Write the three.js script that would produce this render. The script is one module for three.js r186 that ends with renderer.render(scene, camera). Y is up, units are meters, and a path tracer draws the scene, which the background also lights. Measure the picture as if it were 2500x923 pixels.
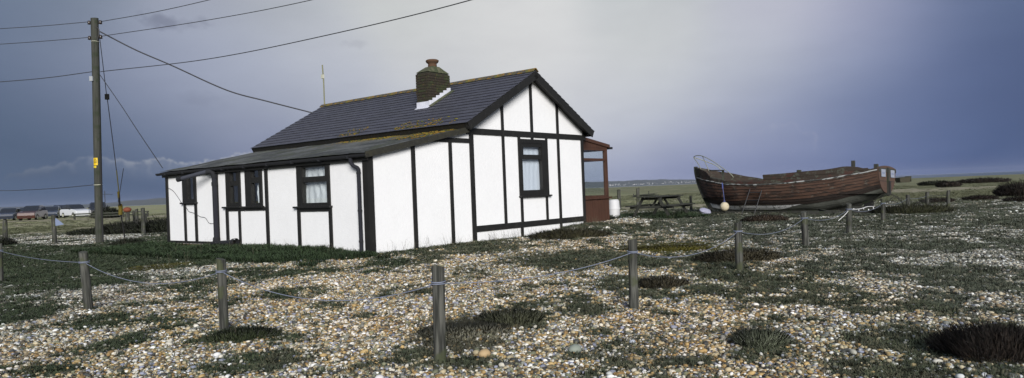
import * as THREE from 'three';
import { mergeGeometries } from 'three/addons/utils/BufferGeometryUtils.js';

// ------------------------------------------------------------------ camera, sky, sun, exposure
const scene = new THREE.Scene();
const D2R = Math.PI / 180;
const camera = new THREE.PerspectiveCamera(29.39, 1024 / 378, 0.1, 60000);
camera.position.set(0, 1.25, 0);
camera.rotation.set(0.122 * D2R, 0, -2.21 * D2R);
const renderer = new THREE.WebGLRenderer({ antialias: true });
renderer.toneMapping = THREE.LinearToneMapping;
renderer.toneMappingExposure = 2.95;
renderer.shadowMap.enabled = true;
const EXPO = 2.95;

const sun = new THREE.DirectionalLight(new THREE.Color(1, 0.975, 0.94), 1.5);
sun.position.set(20, 43, 98);
sun.castShadow = true;
sun.shadow.radius = 46;
sun.shadow.camera.left = -60; sun.shadow.camera.right = 60; sun.shadow.camera.top = 60; sun.shadow.camera.bottom = -60; sun.shadow.camera.far = 400;
sun.target.position.set(0, 0, -20);
scene.add(sun, sun.target);

// ------------------------------------------------------------------ random, noise
function rng(seed) { let a = seed >>> 0; return () => { a = (a + 0x6D2B79F5) | 0; let t = Math.imul(a ^ (a >>> 15), 1 | a); t = (t + Math.imul(t ^ (t >>> 7), 61 | t)) ^ t; return ((t ^ (t >>> 14)) >>> 0) / 4294967296; }; }
function hash(i, j) { let h = Math.imul(i, 374761393) + Math.imul(j, 668265263); h = Math.imul(h ^ (h >>> 13), 1274126177); return ((h ^ (h >>> 16)) >>> 0) / 4294967296; }
const sm = t => t * t * (3 - 2 * t);
function vn(x, y, p = 0) {           // value noise, periodic when p > 0
  const i = Math.floor(x), j = Math.floor(y), fx = sm(x - i), fy = sm(y - j);
  const w = p ? (a => ((a % p) + p) % p) : (a => a);
  const a = hash(w(i), w(j)), b = hash(w(i + 1), w(j)), c = hash(w(i), w(j + 1)), d = hash(w(i + 1), w(j + 1));
  return a + (b - a) * fx + (c - a) * fy + (a - b - c + d) * fx * fy;
}
function fbm(x, y, o = 4, p = 0) { let s = 0, a = 0.5, n = 0; for (let k = 0; k < o; k++) { s += a * vn(x, y, p); n += a; x = x * 2 + (p ? 0 : 17.3); y = y * 2 + (p ? 0 : 5.7); if (p) p *= 2; a *= 0.5; } return s / n; }
const ss = (a, b, x) => { const t = Math.min(1, Math.max(0, (x - a) / (b - a))); return t * t * (3 - 2 * t); };
const mix = (a, b, t) => a + (b - a) * t;
const mix3 = (a, b, t) => [mix(a[0], b[0], t), mix(a[1], b[1], t), mix(a[2], b[2], t)];
const toS = v => { v = Math.min(1, Math.max(0, v)); return v <= 0.0031308 ? 12.92 * v : 1.055 * Math.pow(v, 1 / 2.4) - 0.055; };
const toL = v => v <= 0.04045 ? v / 12.92 : Math.pow((v + 0.055) / 1.055, 2.4);

// ------------------------------------------------------------------ the sky: a computed overcast with a low bank of cumulus
{
  const W = 4096, H = 2048;
  // azimuth (deg, right positive), elevation, sRGB colour of the overcast there
  const P = [[-35.4,12.6,107,122,146],[-30.8,13.1,125,136,154],[-23.1,13.6,160,166,182],[-17.4,13.9,178,183,190],[-8.1,14.1,200,203,203],[0.0,13.9,212,213,214],[11.2,13.2,195,199,202],[20.3,12.3,188,190,203],[25.8,11.6,165,168,190],[29.6,11.1,130,140,172],[33.2,10.5,98,113,146],[35.4,10.2,85,100,132],[-35.4,10.1,100,115,140],[-32.0,10.3,128,138,160],[-25.8,10.7,150,158,180],[-20.3,10.9,165,172,190],[-14.3,11.0,188,192,202],[-4.9,10.9,205,207,209],[1.6,10.7,215,216,217],[11.2,10.2,200,203,205],[18.8,9.5,190,195,205],[24.4,8.9,165,172,195],[28.4,8.5,120,132,165],[33.2,7.9,92,106,145],[35.4,7.6,78,92,125],[-35.4,7.5,92,107,132],[-30.8,7.7,115,126,150],[-25.8,7.8,140,148,170],[-20.3,7.9,160,167,185],[-15.0,7.9,172,178,193],[-4.9,7.8,196,199,206],[4.9,7.4,205,207,212],[11.2,7.0,200,204,210],[15.9,6.7,180,185,198],[20.3,6.4,150,158,182],[25.8,5.9,115,128,160],[30.8,5.4,98,112,148],[35.4,5.0,80,94,128],[-35.4,5.1,88,104,128],[-30.8,5.2,100,114,140],[-25.8,5.2,120,132,158],[-19.7,5.2,140,148,172],[-8.1,5.0,185,190,203],[6.5,4.4,202,205,213],[9.7,4.3,180,186,200],[15.9,3.9,165,172,195],[21.7,3.6,140,150,180],[27.1,3.2,115,128,165],[32.0,2.8,96,112,150],[35.4,2.6,80,95,130],[-35.4,3.0,82,98,122],[-30.8,3.0,88,103,128],[-27.1,2.9,100,114,140],[-17.4,2.7,130,138,164],[-4.9,2.3,165,170,192],[8.1,1.8,160,167,190],[14.3,1.5,140,148,180],[20.3,1.2,125,136,172],[28.4,0.8,105,120,160],[33.2,0.6,88,103,142],[35.4,0.5,76,92,128],[-35.4,1.2,80,95,120],[-30.8,1.0,84,99,125],[-26.3,0.8,92,107,136],[-17.4,0.5,120,130,160],[9.7,0.6,146,154,186],[15.9,0.3,132,142,176],[-35.4,17.1,115,128,150],[-20.3,18.8,170,175,188],[0.0,19.3,205,206,208],[20.3,17.5,180,183,198],[35.4,14.7,90,104,136]];
  const PL = P.map(p => [p[0], p[1], toL(p[2] / 255), toL(p[3] / 255), toL(p[4] / 255)]);
  const rest = [toL(120 / 255), toL(130 / 255), toL(150 / 255)];
  const main = [[-32.6, 2.9, 2.4], [-30.2, 3.35, 2.0], [-28.2, 3.2, 1.6], [-25.9, 3.3, 1.4], [-24.0, 3.0, 1.2], [-22.1, 3.15, 1.2], [-20.3, 3.55, 1.6], [-18.6, 3.35, 1.3], [-16.9, 2.9, 1.2], [19.2, 3.7, 1.0], [20.7, 4.3, 1.2], [22.2, 3.6, 0.9]];
  const RB = rng(31), bumps = [];
  for (const [a, h, w] of main) { bumps.push([a, h - w * 0.55, w, w * 0.55]); for (let k = 0; k < 9; k++) { const q = RB() * 2 - 1, r = w * (0.16 + 0.2 * RB()); bumps.push([a + q * w * 0.9, h - w * 0.5 + 0.5 * w * Math.sqrt(1 - q * q * 0.8) - r * (0.5 + 0.4 * RB()), r, r * 0.75]); } }
  // the smooth overcast on a half-degree grid, read back bilinearly
  const GW = 301, GH = 121, grid = new Float32Array(GW * GH * 3);
  for (let j = 0; j < GH; j++) for (let i = 0; i < GW; i++) {
    const az = -75 + i * 0.5, e = j * 0.5; let r = rest[0] * 0.00002, g = rest[1] * 0.00002, b = rest[2] * 0.00002, n = 0.00002;
    for (const p of PL) { const dx = (az - p[0]) / 2.9, dy = (e - p[1]) / 1.9, w = Math.exp(-0.5 * (dx * dx + dy * dy)); r += w * p[2]; g += w * p[3]; b += w * p[4]; n += w; }
    grid.set([r / n, g / n, b / n], (j * GW + i) * 3);
  }
  const smooth = (az, e) => { const x = Math.min(GW - 1.001, Math.max(0, (az + 75) * 2)), y = Math.min(GH - 1.001, e * 2), i = x | 0, j = y | 0, u = x - i, v = y - j, k = (j * GW + i) * 3, o = []; for (let c = 0; c < 3; c++) o.push(mix(mix(grid[k + c], grid[k + 3 + c], u), mix(grid[k + GW * 3 + c], grid[k + GW * 3 + 3 + c], u), v)); return o; };
  const data = new Float32Array(W * H * 4);
  for (let j = 0; j < H; j++) {
    const el = ((j + 0.5) / H - 0.5) * 180;
    for (let i = 0; i < W; i++) {
      const th = ((i + 0.5) / W - 0.5) * 2 * Math.PI;
      const az = Math.atan2(Math.cos(th), -Math.sin(th)) / D2R, e = Math.max(el, 0);
      let [r, g, b] = Math.abs(az) < 75 && e < 60 ? smooth(az, e) : rest;
      if (Math.abs(az) < 55 && e < 34 && el > -1) {      // soft streaks in the overcast, then the cumulus
        const st = (fbm(az * 0.12 + e * 0.16 + 40, e * 0.45 - az * 0.05 + 9, 5) - 0.5) * 0.11 + (fbm(az * 0.5 + 3, e * 1.3, 4) - 0.5) * 0.05;
        const fade = ss(55, 45, Math.abs(az)) * ss(34, 26, e), sf = st * fade; r *= 1 + sf; g *= 1 + sf; b *= 1 + sf * 0.9;
        if (e > 0.8 && e < 6) {
          const fx = az + (fbm(az * 2.2 + 7, e * 2.6, 4) - 0.5) * 0.7, fy = e + (fbm(az * 2.4, e * 2.9 + 31, 4) - 0.5) * 0.55;
          let d = -9; for (const [ba, be, ra, re] of bumps) { const q = 1 - Math.hypot((fx - ba) / ra, Math.max(fy - be, -0.2 * re) / re); if (q > d) d = q; }
          if (d > -0.2) {
            const body = ss(-0.03, 0.1, d), rim = Math.exp(-Math.max(0, d) / 0.36), low = ss(1.5, 2.8, e), amt = body * low * (az > 0 ? 0.22 * rim : 0.9 * rim * (0.25 + 0.75 * ss(-32, -24, az)));
            const cc = az > 0 ? [0.42, 0.44, 0.54] : [0.46, 0.48, 0.52];
            r = mix(r, cc[0], amt); g = mix(g, cc[1], amt); b = mix(b, cc[2], amt);
          }
        }
        for (const [ca, ce, ra, re, k] of [[-25.3, 12.9, 2.4, 0.55, 0.3], [-23.2, 7.6, 1.9, 0.6, 0.09], [-11.9, 11.7, 0.9, 0.4, 0.1]]) {   // small grey scuds
          const q = Math.hypot((az - ca) / ra, (e - ce) / re) + (fbm(az * 1.4, e * 2.2 + 20, 4) - 0.5) * 1.6;
          const m = k * (1 - ss(0.1, 1.25, q)); r *= 1 - m; g *= 1 - m; b *= 1 - m * 0.9;
        }
      }
      { const c = 0.03 * Math.min(1, 1.2 / Math.max(0.6, e)); r = Math.max(r * 0.5, r - c); g = Math.max(g * 0.5, g - c); b = Math.max(b * 0.5, b - c * 1.1); }   // the haze near the ground adds this much again
      const k = (j * W + i) * 4;
      data[k] = r / EXPO; data[k + 1] = g / EXPO; data[k + 2] = b / EXPO; data[k + 3] = 1;
    }
  }
  const t = new THREE.DataTexture(data, W, H, THREE.RGBAFormat, THREE.FloatType);
  t.mapping = THREE.EquirectangularReflectionMapping; t.colorSpace = THREE.LinearSRGBColorSpace;
  t.magFilter = THREE.LinearFilter; t.minFilter = THREE.LinearFilter; t.needsUpdate = true;
  scene.background = t; scene.environment = t;
}

// ------------------------------------------------------------------ helpers: names, things, geometry
const taken = {};
function numbered(n) { const k = taken[n] = (taken[n] ?? -1) + 1; return k ? `${n}_${String(k).padStart(3, '0')}` : n; }
function tag(o, label, category, group, kind) { if (label) o.userData.label = label; if (category) o.userData.category = category; if (group) o.userData.group = group; if (kind) o.userData.kind = kind; return o; }
function mesh(name, geo, mat, parent) {
  const m = new THREE.Mesh(geo, mat); m.castShadow = m.receiveShadow = true;
  if (parent) { m.name = name; parent.add(m); } else { m.name = numbered(name); scene.add(m); }
  return m;
}
function thing(name, label, category, pos = [0, 0, 0], turn = 0, group) {
  const o = new THREE.Group(); o.name = numbered(name); scene.add(o); o.position.set(...pos); o.rotation.y = turn; return tag(o, label, category, group);
}
function part(name, parent) { const o = new THREE.Group(); o.name = name; parent.add(o); return o; }

function metricUV(geo) {              // uv in metres, projected along the axis each face looks to
  const g = geo.index ? geo.toNonIndexed() : geo;
  const p = g.attributes.position, uv = new Float32Array(p.count * 2), a = new THREE.Vector3(), b = new THREE.Vector3(), c = new THREE.Vector3(), n = new THREE.Vector3();
  for (let i = 0; i < p.count; i += 3) {
    a.fromBufferAttribute(p, i); b.fromBufferAttribute(p, i + 1); c.fromBufferAttribute(p, i + 2);
    n.copy(b).sub(a).cross(c.clone().sub(a)); const x = Math.abs(n.x), y = Math.abs(n.y), z = Math.abs(n.z);
    [a, b, c].forEach((v, k) => { const q = (i + k) * 2; if (y >= x && y >= z) { uv[q] = v.x; uv[q + 1] = v.z; } else if (x >= z) { uv[q] = v.z; uv[q + 1] = v.y; } else { uv[q] = v.x; uv[q + 1] = v.y; } });
  }
  g.setAttribute('uv', new THREE.BufferAttribute(uv, 2));
  return g;
}
class MB {                             // collects faces, flat shaded, optional colour per piece
  constructor() { this.p = []; this.c = []; this.col = null; this.uvs = []; }
  color(c) { this.col = c; return this; }
  tri(a, b, c) { for (const v of [a, b, c]) { this.p.push(v[0], v[1], v[2]); if (this.col) this.c.push(...this.col); } return this; }
  quad(a, b, c, d) { return this.tri(a, b, c).tri(a, c, d); }
  hex(v) {                             // 8 corners: 0-3 bottom loop, 4-7 top loop
    this.quad(v[3], v[2], v[1], v[0]).quad(v[4], v[5], v[6], v[7]);
    for (let i = 0; i < 4; i++) { const j = (i + 1) % 4; this.quad(v[i], v[j], v[4 + j], v[4 + i]); }
    return this;
  }
  box(x0, x1, y0, y1, z0, z1) { return this.hex([[x0, y0, z1], [x1, y0, z1], [x1, y0, z0], [x0, y0, z0], [x0, y1, z1], [x1, y1, z1], [x1, y1, z0], [x0, y1, z0]]); }
  bar(a, b, w, h, up = [0, 1, 0]) {    // a beam from a to b, w across, h along up
    const A = new THREE.Vector3(...a), B = new THREE.Vector3(...b), d = B.clone().sub(A).normalize();
    let s = d.clone().cross(new THREE.Vector3(...up)); if (s.lengthSq() < 1e-6) s = d.clone().cross(new THREE.Vector3(1, 0, 0)); s.normalize();
    const u = s.clone().cross(d).normalize(); s.multiplyScalar(w / 2); u.multiplyScalar(h / 2);
    const q = (P, i, j) => [P.x + s.x * i + u.x * j, P.y + s.y * i + u.y * j, P.z + s.z * i + u.z * j];
    return this.hex([q(A, -1, -1), q(A, 1, -1), q(B, 1, -1), q(B, -1, -1), q(A, -1, 1), q(A, 1, 1), q(B, 1, 1), q(B, -1, 1)]);
  }
  geo() {
    const g = new THREE.BufferGeometry(); g.setAttribute('position', new THREE.Float32BufferAttribute(this.p, 3));
    if (this.c.length) g.setAttribute('color', new THREE.Float32BufferAttribute(this.c, 3));
    metricUV(g); g.computeVertexNormals(); return g;
  }
}
const boxG = (...a) => new MB().box(...a).geo();
function tube(pts, r, seg = 24, rad = 6, closed = false) {
  return new THREE.TubeGeometry(new THREE.CatmullRomCurve3(pts.map(p => new THREE.Vector3(...p)), closed, 'centripetal'), seg, r, rad, closed);
}
function cyl(r0, r1, h, n = 14) { return new THREE.CylinderGeometry(r1, r0, h, n); }
const strip = g => { for (const k of Object.keys(g.attributes)) if (!['position', 'normal', 'uv'].includes(k)) g.deleteAttribute(k); return g.index ? g.toNonIndexed() : g; };
const merge = a => mergeGeometries(a.map(strip));

// ------------------------------------------------------------------ procedural materials
function tex(w, h, fn, { color = true, tile = 1, tileY } = {}) {
  const d = new Uint8Array(w * h * 4);
  for (let y = 0; y < h; y++) for (let x = 0; x < w; x++) {
    const c = fn((x + 0.5) / w, (y + 0.5) / h), k = (y * w + x) * 4;
    for (let i = 0; i < 3; i++) d[k + i] = Math.round(255 * (color ? toS(c[i]) : Math.min(1, Math.max(0, c[i])))); d[k + 3] = 255;
  }
  const t = new THREE.DataTexture(d, w, h); t.wrapS = t.wrapT = THREE.RepeatWrapping; t.magFilter = THREE.LinearFilter; t.minFilter = THREE.LinearMipmapLinearFilter; t.generateMipmaps = true;
  if (color) t.colorSpace = THREE.SRGBColorSpace;
  t.repeat.set(1 / tile, 1 / (tileY ?? tile)); t.needsUpdate = true; return t;
}
const std = (o) => new THREE.MeshStandardMaterial({ roughness: 0.85, side: THREE.DoubleSide, ...o });
const lin = (r, g, b) => new THREE.Color().setRGB(r, g, b);
const grain = (u, v, su, sv, seed = 0) => fbm(u * su + seed, v * sv + seed, 5, 0);
const pg = (u, v, nu, nv, s = 0) => { let t = 0, a = 0.5, n = 0, pu = nu, pv = nv; for (let k = 0; k < 4; k++) { t += a * vn2(u * pu + s, v * pv + s, pu, pv); n += a; a *= 0.5; pu *= 2; pv *= 2; } return t / n; };
function vn2(x, y, px, py) { const i = Math.floor(x), j = Math.floor(y), fx = sm(x - i), fy = sm(y - j), m = (a, p) => ((a % p) + p) % p; const a = hash(m(i, px), m(j, py)), b = hash(m(i + 1, px), m(j, py)), c = hash(m(i, px), m(j + 1, py)), d = hash(m(i + 1, px), m(j + 1, py)); return a + (b - a) * fx + (c - a) * fy + (a - b - c + d) * fx * fy; }

const M = {};
M.stucco = std({ color: lin(1, 1, 1), roughness: 0.9,
  map: tex(512, 512, (u, v) => { const n = pg(u, v, 6, 6), f = pg(u, v, 48, 48, 3), st = ss(0.62, 0.8, pg(u, v, 14, 3, 8)); const k = 0.86 + 0.04 * (n - 0.5) + 0.04 * (f - 0.5) - 0.012 * st; return [k * 0.995, k * 0.995, k]; }, { tile: 2.6 }),
  bumpMap: tex(512, 512, (u, v) => { const f = pg(u, v, 96, 96, 5); return [f, f, f]; }, { color: false, tile: 1.3 }), bumpScale: 0.004 });
M.timber = std({ color: lin(1, 1, 1), roughness: 0.62,
  map: tex(256, 256, (u, v) => { const n = pg(u, v, 40, 3), q = pg(u, v, 5, 5, 4), w = ss(0.66, 0.82, pg(u, v, 60, 8, 9)); const k = 0.008 + 0.010 * n * q + 0.014 * w; return [k * 1.04, k, k * 0.9]; }, { tile: 1.2 }) });
M.plastic = std({ color: lin(0.01, 0.011, 0.014), roughness: 0.85 });
M.greyPipe = std({ roughness: 0.9, map: tex(128, 128, (u, v) => { const n = pg(u, v, 8, 8); return [0.009 + 0.007 * n, 0.01 + 0.007 * n, 0.015 + 0.01 * n]; }, { tile: 0.7 }) });
M.slate = std({ color: lin(1, 1, 1), vertexColors: true, roughness: 0.62,
  map: tex(512, 512, (u, v) => { const n = pg(u, v, 8, 8), f = pg(u, v, 60, 60, 2), w = ss(0.62, 0.78, pg(u, v, 20, 20, 7)); const k = 0.9 + 0.2 * (n - 0.5) + 0.2 * (f - 0.5) + 0.15 * w; return [k * 0.8, k * 0.8, k * 0.8]; }, { tile: 1.7 }) });
M.lichen = std({ roughness: 0.95,
  map: tex(256, 256, (u, v) => { const n = pg(u, v, 7, 7), f = pg(u, v, 30, 30, 5); let c = mix3([0.05, 0.05, 0.055], [0.08, 0.075, 0.05], f); c = mix3(c, [0.24, 0.135, 0.016], ss(0.42, 0.6, n * 0.6 + f * 0.4)); c = mix3(c, [0.12, 0.12, 0.03], ss(0.6, 0.75, pg(u, v, 11, 11, 12))); return c; }, { tile: 1.1 }) });
M.brick = [0, 1, 2].map(s => std({ roughness: 0.95,
  map: tex(128, 128, (u, v) => { const n = pg(u, v, 5, 5, s * 9), f = pg(u, v, 22, 22, 3 + s); let c = mix3([0.016, 0.014, 0.01], [0.042, 0.03, 0.019], f); c = mix3(c, [0.032, 0.042, 0.014], ss(0.4, 0.65, n) * 0.8); c = mix3(c, [0.09, 0.07, 0.018], ss(0.68, 0.8, pg(u, v, 9, 9, 21 + s)) * 0.7); return c; }, { tile: 0.4 }) }));
M.mortar = std({ color: lin(0.03, 0.03, 0.02), roughness: 1 });
M.redBrick = std({ roughness: 0.95, map: tex(128, 128, (u, v) => { const f = pg(u, v, 20, 20, 3), n = pg(u, v, 4, 4); return [0.09 + 0.1 * f, 0.035 + 0.04 * f + 0.02 * n, 0.02 + 0.02 * f]; }, { tile: 0.5 }) });
M.clay = std({ roughness: 0.9, map: tex(128, 128, (u, v) => { const f = pg(u, v, 8, 8, 3); return mix3([0.115, 0.055, 0.027], [0.06, 0.038, 0.022], f); }, { tile: 0.5 }) });
M.flaunch = std({ roughness: 1, map: tex(128, 128, (u, v) => { const f = pg(u, v, 8, 8, 3), n = pg(u, v, 24, 24, 6); return mix3([0.05, 0.062, 0.03], [0.12, 0.115, 0.07], ss(0.35, 0.7, f * 0.6 + n * 0.4)); }, { tile: 0.5 }) });
M.lead = std({ roughness: 0.5, map: tex(128, 128, (u, v) => { const f = pg(u, v, 12, 4, 3); return [0.52 + 0.24 * f, 0.53 + 0.24 * f, 0.6 + 0.24 * f]; }, { tile: 0.5 }) });
M.porch = std({ roughness: 0.6, map: tex(256, 256, (u, v) => { const n = pg(u, v, 40, 2), q = pg(u, v, 4, 4, 4); const k = 0.6 + 0.5 * n + 0.3 * (q - 0.5); return [0.078 * k, 0.034 * k, 0.02 * k]; }, { tile: 1 }) });
M.glass = new THREE.MeshPhysicalMaterial({ color: lin(0.96, 0.98, 0.98), transmission: 1, thickness: 0, roughness: 0.02, ior: 1.5, side: THREE.DoubleSide });
M.net = new THREE.MeshPhysicalMaterial({ color: lin(0.86, 0.87, 0.9), roughness: 1, transmission: 0.3, thickness: 0, side: THREE.DoubleSide });
M.blind = std({ color: lin(0.66, 0.68, 0.76), roughness: 0.9 });
M.dark = std({ color: lin(0.02, 0.02, 0.02), roughness: 0.95 });
M.post = [0, 1, 2].map(s => std({ roughness: 0.92,
  map: tex(256, 256, (u, v) => { const n = ss(0.25, 0.75, pg(u, v, 34, 3, s * 7)), f = pg(u, v, 6, 6, s + 2), cr = ss(0.6, 0.7, pg(u, v, 26, 2, 13 + s)); let c = mix3([0.022, 0.023, 0.019], [0.1, 0.1, 0.087], n); c = mix3(c, [0.05, 0.058, 0.026], ss(0.45, 0.68, f) * 0.8); return c.map(q => q * (1 - 0.7 * cr)); }, { tile: 0.5, tileY: 0.8 }) }));
M.pole = std({ roughness: 0.9, map: tex(256, 512, (u, v) => { const n = pg(u, v, 40, 3), f = pg(u, v, 5, 9, 6), cr = ss(0.67, 0.75, pg(u, v, 30, 2, 13)); let c = mix3([0.022, 0.024, 0.019], [0.066, 0.068, 0.055], n); c = mix3(c, [0.028, 0.036, 0.02], ss(0.45, 0.75, f)); return c.map(q => q * (1 - 0.6 * cr)); }, { tile: 0.6, tileY: 2 }) });
M.greyWood = std({ roughness: 0.9, map: tex(256, 256, (u, v) => { const n = pg(u, v, 30, 3), f = pg(u, v, 6, 6, 4); let c = mix3([0.018, 0.019, 0.015], [0.06, 0.06, 0.05], n); return mix3(c, [0.03, 0.04, 0.02], ss(0.5, 0.7, f)); }, { tile: 0.7 }) });
M.wire = std({ color: lin(0.03, 0.03, 0.033), roughness: 0.6 });
M.rope = std({ color: lin(0.2, 0.225, 0.3), roughness: 0.7 });
M.steel = std({ color: lin(0.5, 0.5, 0.4), roughness: 0.5 });
M.white = std({ color: lin(0.72, 0.72, 0.72), roughness: 0.6 });

// ------------------------------------------------------------------ the ground: what grows where
// house corner and axes: local x runs along the gable wall, local -z along the side wall
const HC = [-3.02, 0, -15.14], HTURN = 51 * D2R, GX = [Math.cos(HTURN), -Math.sin(HTURN)], SX = [-Math.sin(HTURN), -Math.cos(HTURN)];
const houseXY = (x, z) => { const dx = x - HC[0], dz = z - HC[2]; return [dx * GX[0] + dz * GX[1], dx * SX[0] + dz * SX[1]]; };   // along gable, along side
const patches = [[-2.0, -5.63, 0.37, 0.4, 1], [-4.38, -7.93, 0.55, 0.46, 1], [-3.72, -5.67, 0.25, 0.2, 1], [-2.7, -6.75, 0.35, 0.5, 1], [-7.69, -11.59, 0.88, 1.62, 0.6], [-10.78, -15.86, 1.05, 4.98, 1], [-0.42, -6.56, 0.45, 0.79, 2], [0.11, -7.14, 0.22, 0.37, 1], [-0.82, -5.68, 0.16, 0.26, 1], [-0.41, -5.34, 0.26, 0.18, 1], [1.04, -12.76, 1.12, 1.65, 1], [3.15, -14.41, 1.0, 1.23, 3], [2.92, -9.87, 0.43, 0.8, 1], [1.88, -5.56, 0.2, 0.42, 1], [1.42, -5.17, 0.31, 0.17, 1], [-1.38, -15.62, 1.16, 1.34, 1], [-0.74, -20.31, 0.35, 1.51, 1], [-2.08, -13.24, 0.71, 0.72, 1], [-2.93, -9.56, 0.41, 0.42, 1], [-2.25, -8.62, 0.21, 0.27, 0.7], [-0.15, -8.6, 0.14, 0.24, 1], [0.7, -8.19, 0.18, 0.27, 1], [5.62, -9.24, 0.51, 0.5, 1], [3.51, -8.35, 0.38, 0.32, 0.8], [3.2, -6.72, 0.27, 0.33, 0.7], [0.72, -7.5, 0.29, 0.31, 1], [-6.93, -14.07, 0.57, 0.72, 3], [-8.43, -15.86, 1.32, 1.62, 1], [-4.61, -10.7, 0.81, 0.52, 0.8], [-3.8, -12.0, 1.18, 0.52, 0.6], [-6.77, -11.83, 0.72, 0.64, 0.8], [3.08, -11.72, 0.42, 0.63, 1], [6.42, -13.08, 0.86, 1.25, 0.7], [3.21, -8.81, 0.36, 0.32, 0.7], [7.45, -12.56, 0.75, 1.01, 0.7], [5.18, -7.87, 0.33, 0.56, 0.6], [3.14, -5.45, 0.17, 0.22, 0.8], [2.45, -4.62, 0.29, 0.14, 0.8], [2.08, -4.68, 0.15, 0.08, 0.7], [-1.55, -7.56, 0.22, 0.23, 0.6], [1.09, -5.13, 0.2, 0.14, 0.7], [0.85, -5.87, 0.19, 0.16, 0.6], [0.27, -5.67, 0.16, 0.12, 0.5], [-2.7, -5.48, 0.2, 0.11, 0.6], [2.03, -11.79, 0.37, 0.63, 1], [4.14, -10.38, 0.36, 0.49, 0.7], [4.91, -9.58, 0.32, 0.38, 0.7], [1.13, -9.04, 0.25, 0.3, 0.6]];
const bare = [[-20, -27.5, 9, 0.7], [-21, -30.5, 5, 1.6], [-13.5, -28.3, 4, 0.5], [-14.5, -25.7, 3, 0.35], [-19.5, -24.4, 4.5, 0.5], [-40, -75, 20, 5], [-17, -43, 9, 3], [-24, -55, 10, 6], [-14, -36.5, 3, 1.2], [7, -40, 7, 3.5], [3, -22.5, 2.4, 0.7], [9.2, -22.4, 3.5, 0.8], [30, -60, 14, 6]];
function grows(x, z) {                 // 0 bare shingle .. 1 turf
  const r = Math.hypot(x, z), [hg, hs] = houseXY(x, z);
  let base = 0.41 + 0.15 * ss(1.5, 6, x) + 0.13 * ss(-3, -6, x) + 0.1 * ss(7.5, 9.5, -z) * ss(-1.5, -4, x) + 0.09 * ss(3, 9, x) * ss(8, 14, -z) + 0.03 + 0.22 * ss(13, 20, -z) + 0.06 * ss(30, 70, -z);
  const zb = x < -7 ? mix(-11.6, -13.6, (x + 10) / 3) : mix(-13.6, -14.3, (x + 7) / 4.2);
  if (x < -2.6) base += 0.8 * ss(-0.5, 0.9, zb - z) * (1 - ss(-3.4, -2.6, x));
  if (z < -19 && x < -8) base = 0.8;
  if (x > 2.6 && x < 9.5) base += 0.6 * Math.exp(-Math.pow((z + 29) / 2.6, 2));
  if (hg > -1.5 && hg < 9 && hs > -0.45 && hs < 0.3) base += 0.2;
  const hi = r < 40 ? fbm(x * 4.2 + 3, z * 3.3 + 21, 3) - 0.5 : 0, tiny = r < 30 ? vn(x * 15, z * 14) - 0.5 : 0;
  const n = fbm(x * 1.35 + 31, z * 0.95 + 11, 5) * 0.75 + fbm(x * 0.33 + 4, z * 0.24 + 8, 3) * 0.45 - 0.1;
  let v = (n - 0.5) * (2.1 - 0.7 * ss(1, 6, x)) + base + hi * (1.3 + 0.9 * ss(1, 6, x)) + tiny * (0.4 + 0.25 * ss(1, 6, x));
  for (const p of patches) { const dx = (x - p[0]) / p[2], dz = (z - p[1]) / p[3]; if (dx > -1.9 && dx < 1.9 && dz > -1.9 && dz < 1.9) { const q = Math.hypot(dx, dz) + (n - 0.5) * 1.8 + hi * 1.6; v += Math.min(1, p[4]) * 0.62 * (1 - ss(0.35, 1.45, q)); } }
  for (const p of bare) { const dx = (x - p[0]) / p[2], dz = (z - p[1]) / p[3]; if (Math.abs(dx) < 1.6 && Math.abs(dz) < 1.6) { const q = Math.hypot(dx, dz) + (n - 0.5) * 2.4; v -= 0.85 * (1 - ss(0.5, 1.3, q)); } }
  return ss(0.26, 0.98, v);
}
function kindOf(x, z) { for (const p of patches) if (p[4] > 1) { const q = Math.hypot((x - p[0]) / p[2], (z - p[1]) / p[3]) + (vn(x * 3, z * 3) - 0.5) * 0.6; if (q < 1.1) return p[4]; } return 1; }
function rise(x, z) {
  const [hg, hs] = houseXY(x, z);
  let h = (fbm(x * 0.35 + 3, z * 0.35 + 7, 3) - 0.5) * 0.1 + (vn(x * 1.7, z * 1.7) - 0.5) * 0.03;
  h *= ss(1.5, 4, Math.hypot(x, z)) * (1 - ss(200, 300, -z));
  if (hs < 0.2 && hs > -2.2) h += 0.2 * ss(5.2, 7.6, hg) * (1 - ss(10.5, 13, hg)) * ss(-2.2, -0.2, hs);
  if (hg < 0.2 && hg > -1.8 && hs > -0.5 && hs < 10) h += 0.05 * ss(-1.8, -0.3, hg) * ss(0.3, 1.4, hs);
  return h;
}
const inHouse = (x, z) => { const [a, b] = houseXY(x, z); return (a > -0.02 && a < 8.25 && b > -0.02 && b < 8.9) || (a > 8 && a < 10.15 && b > 0.28 && b < 3.4); };

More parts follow.
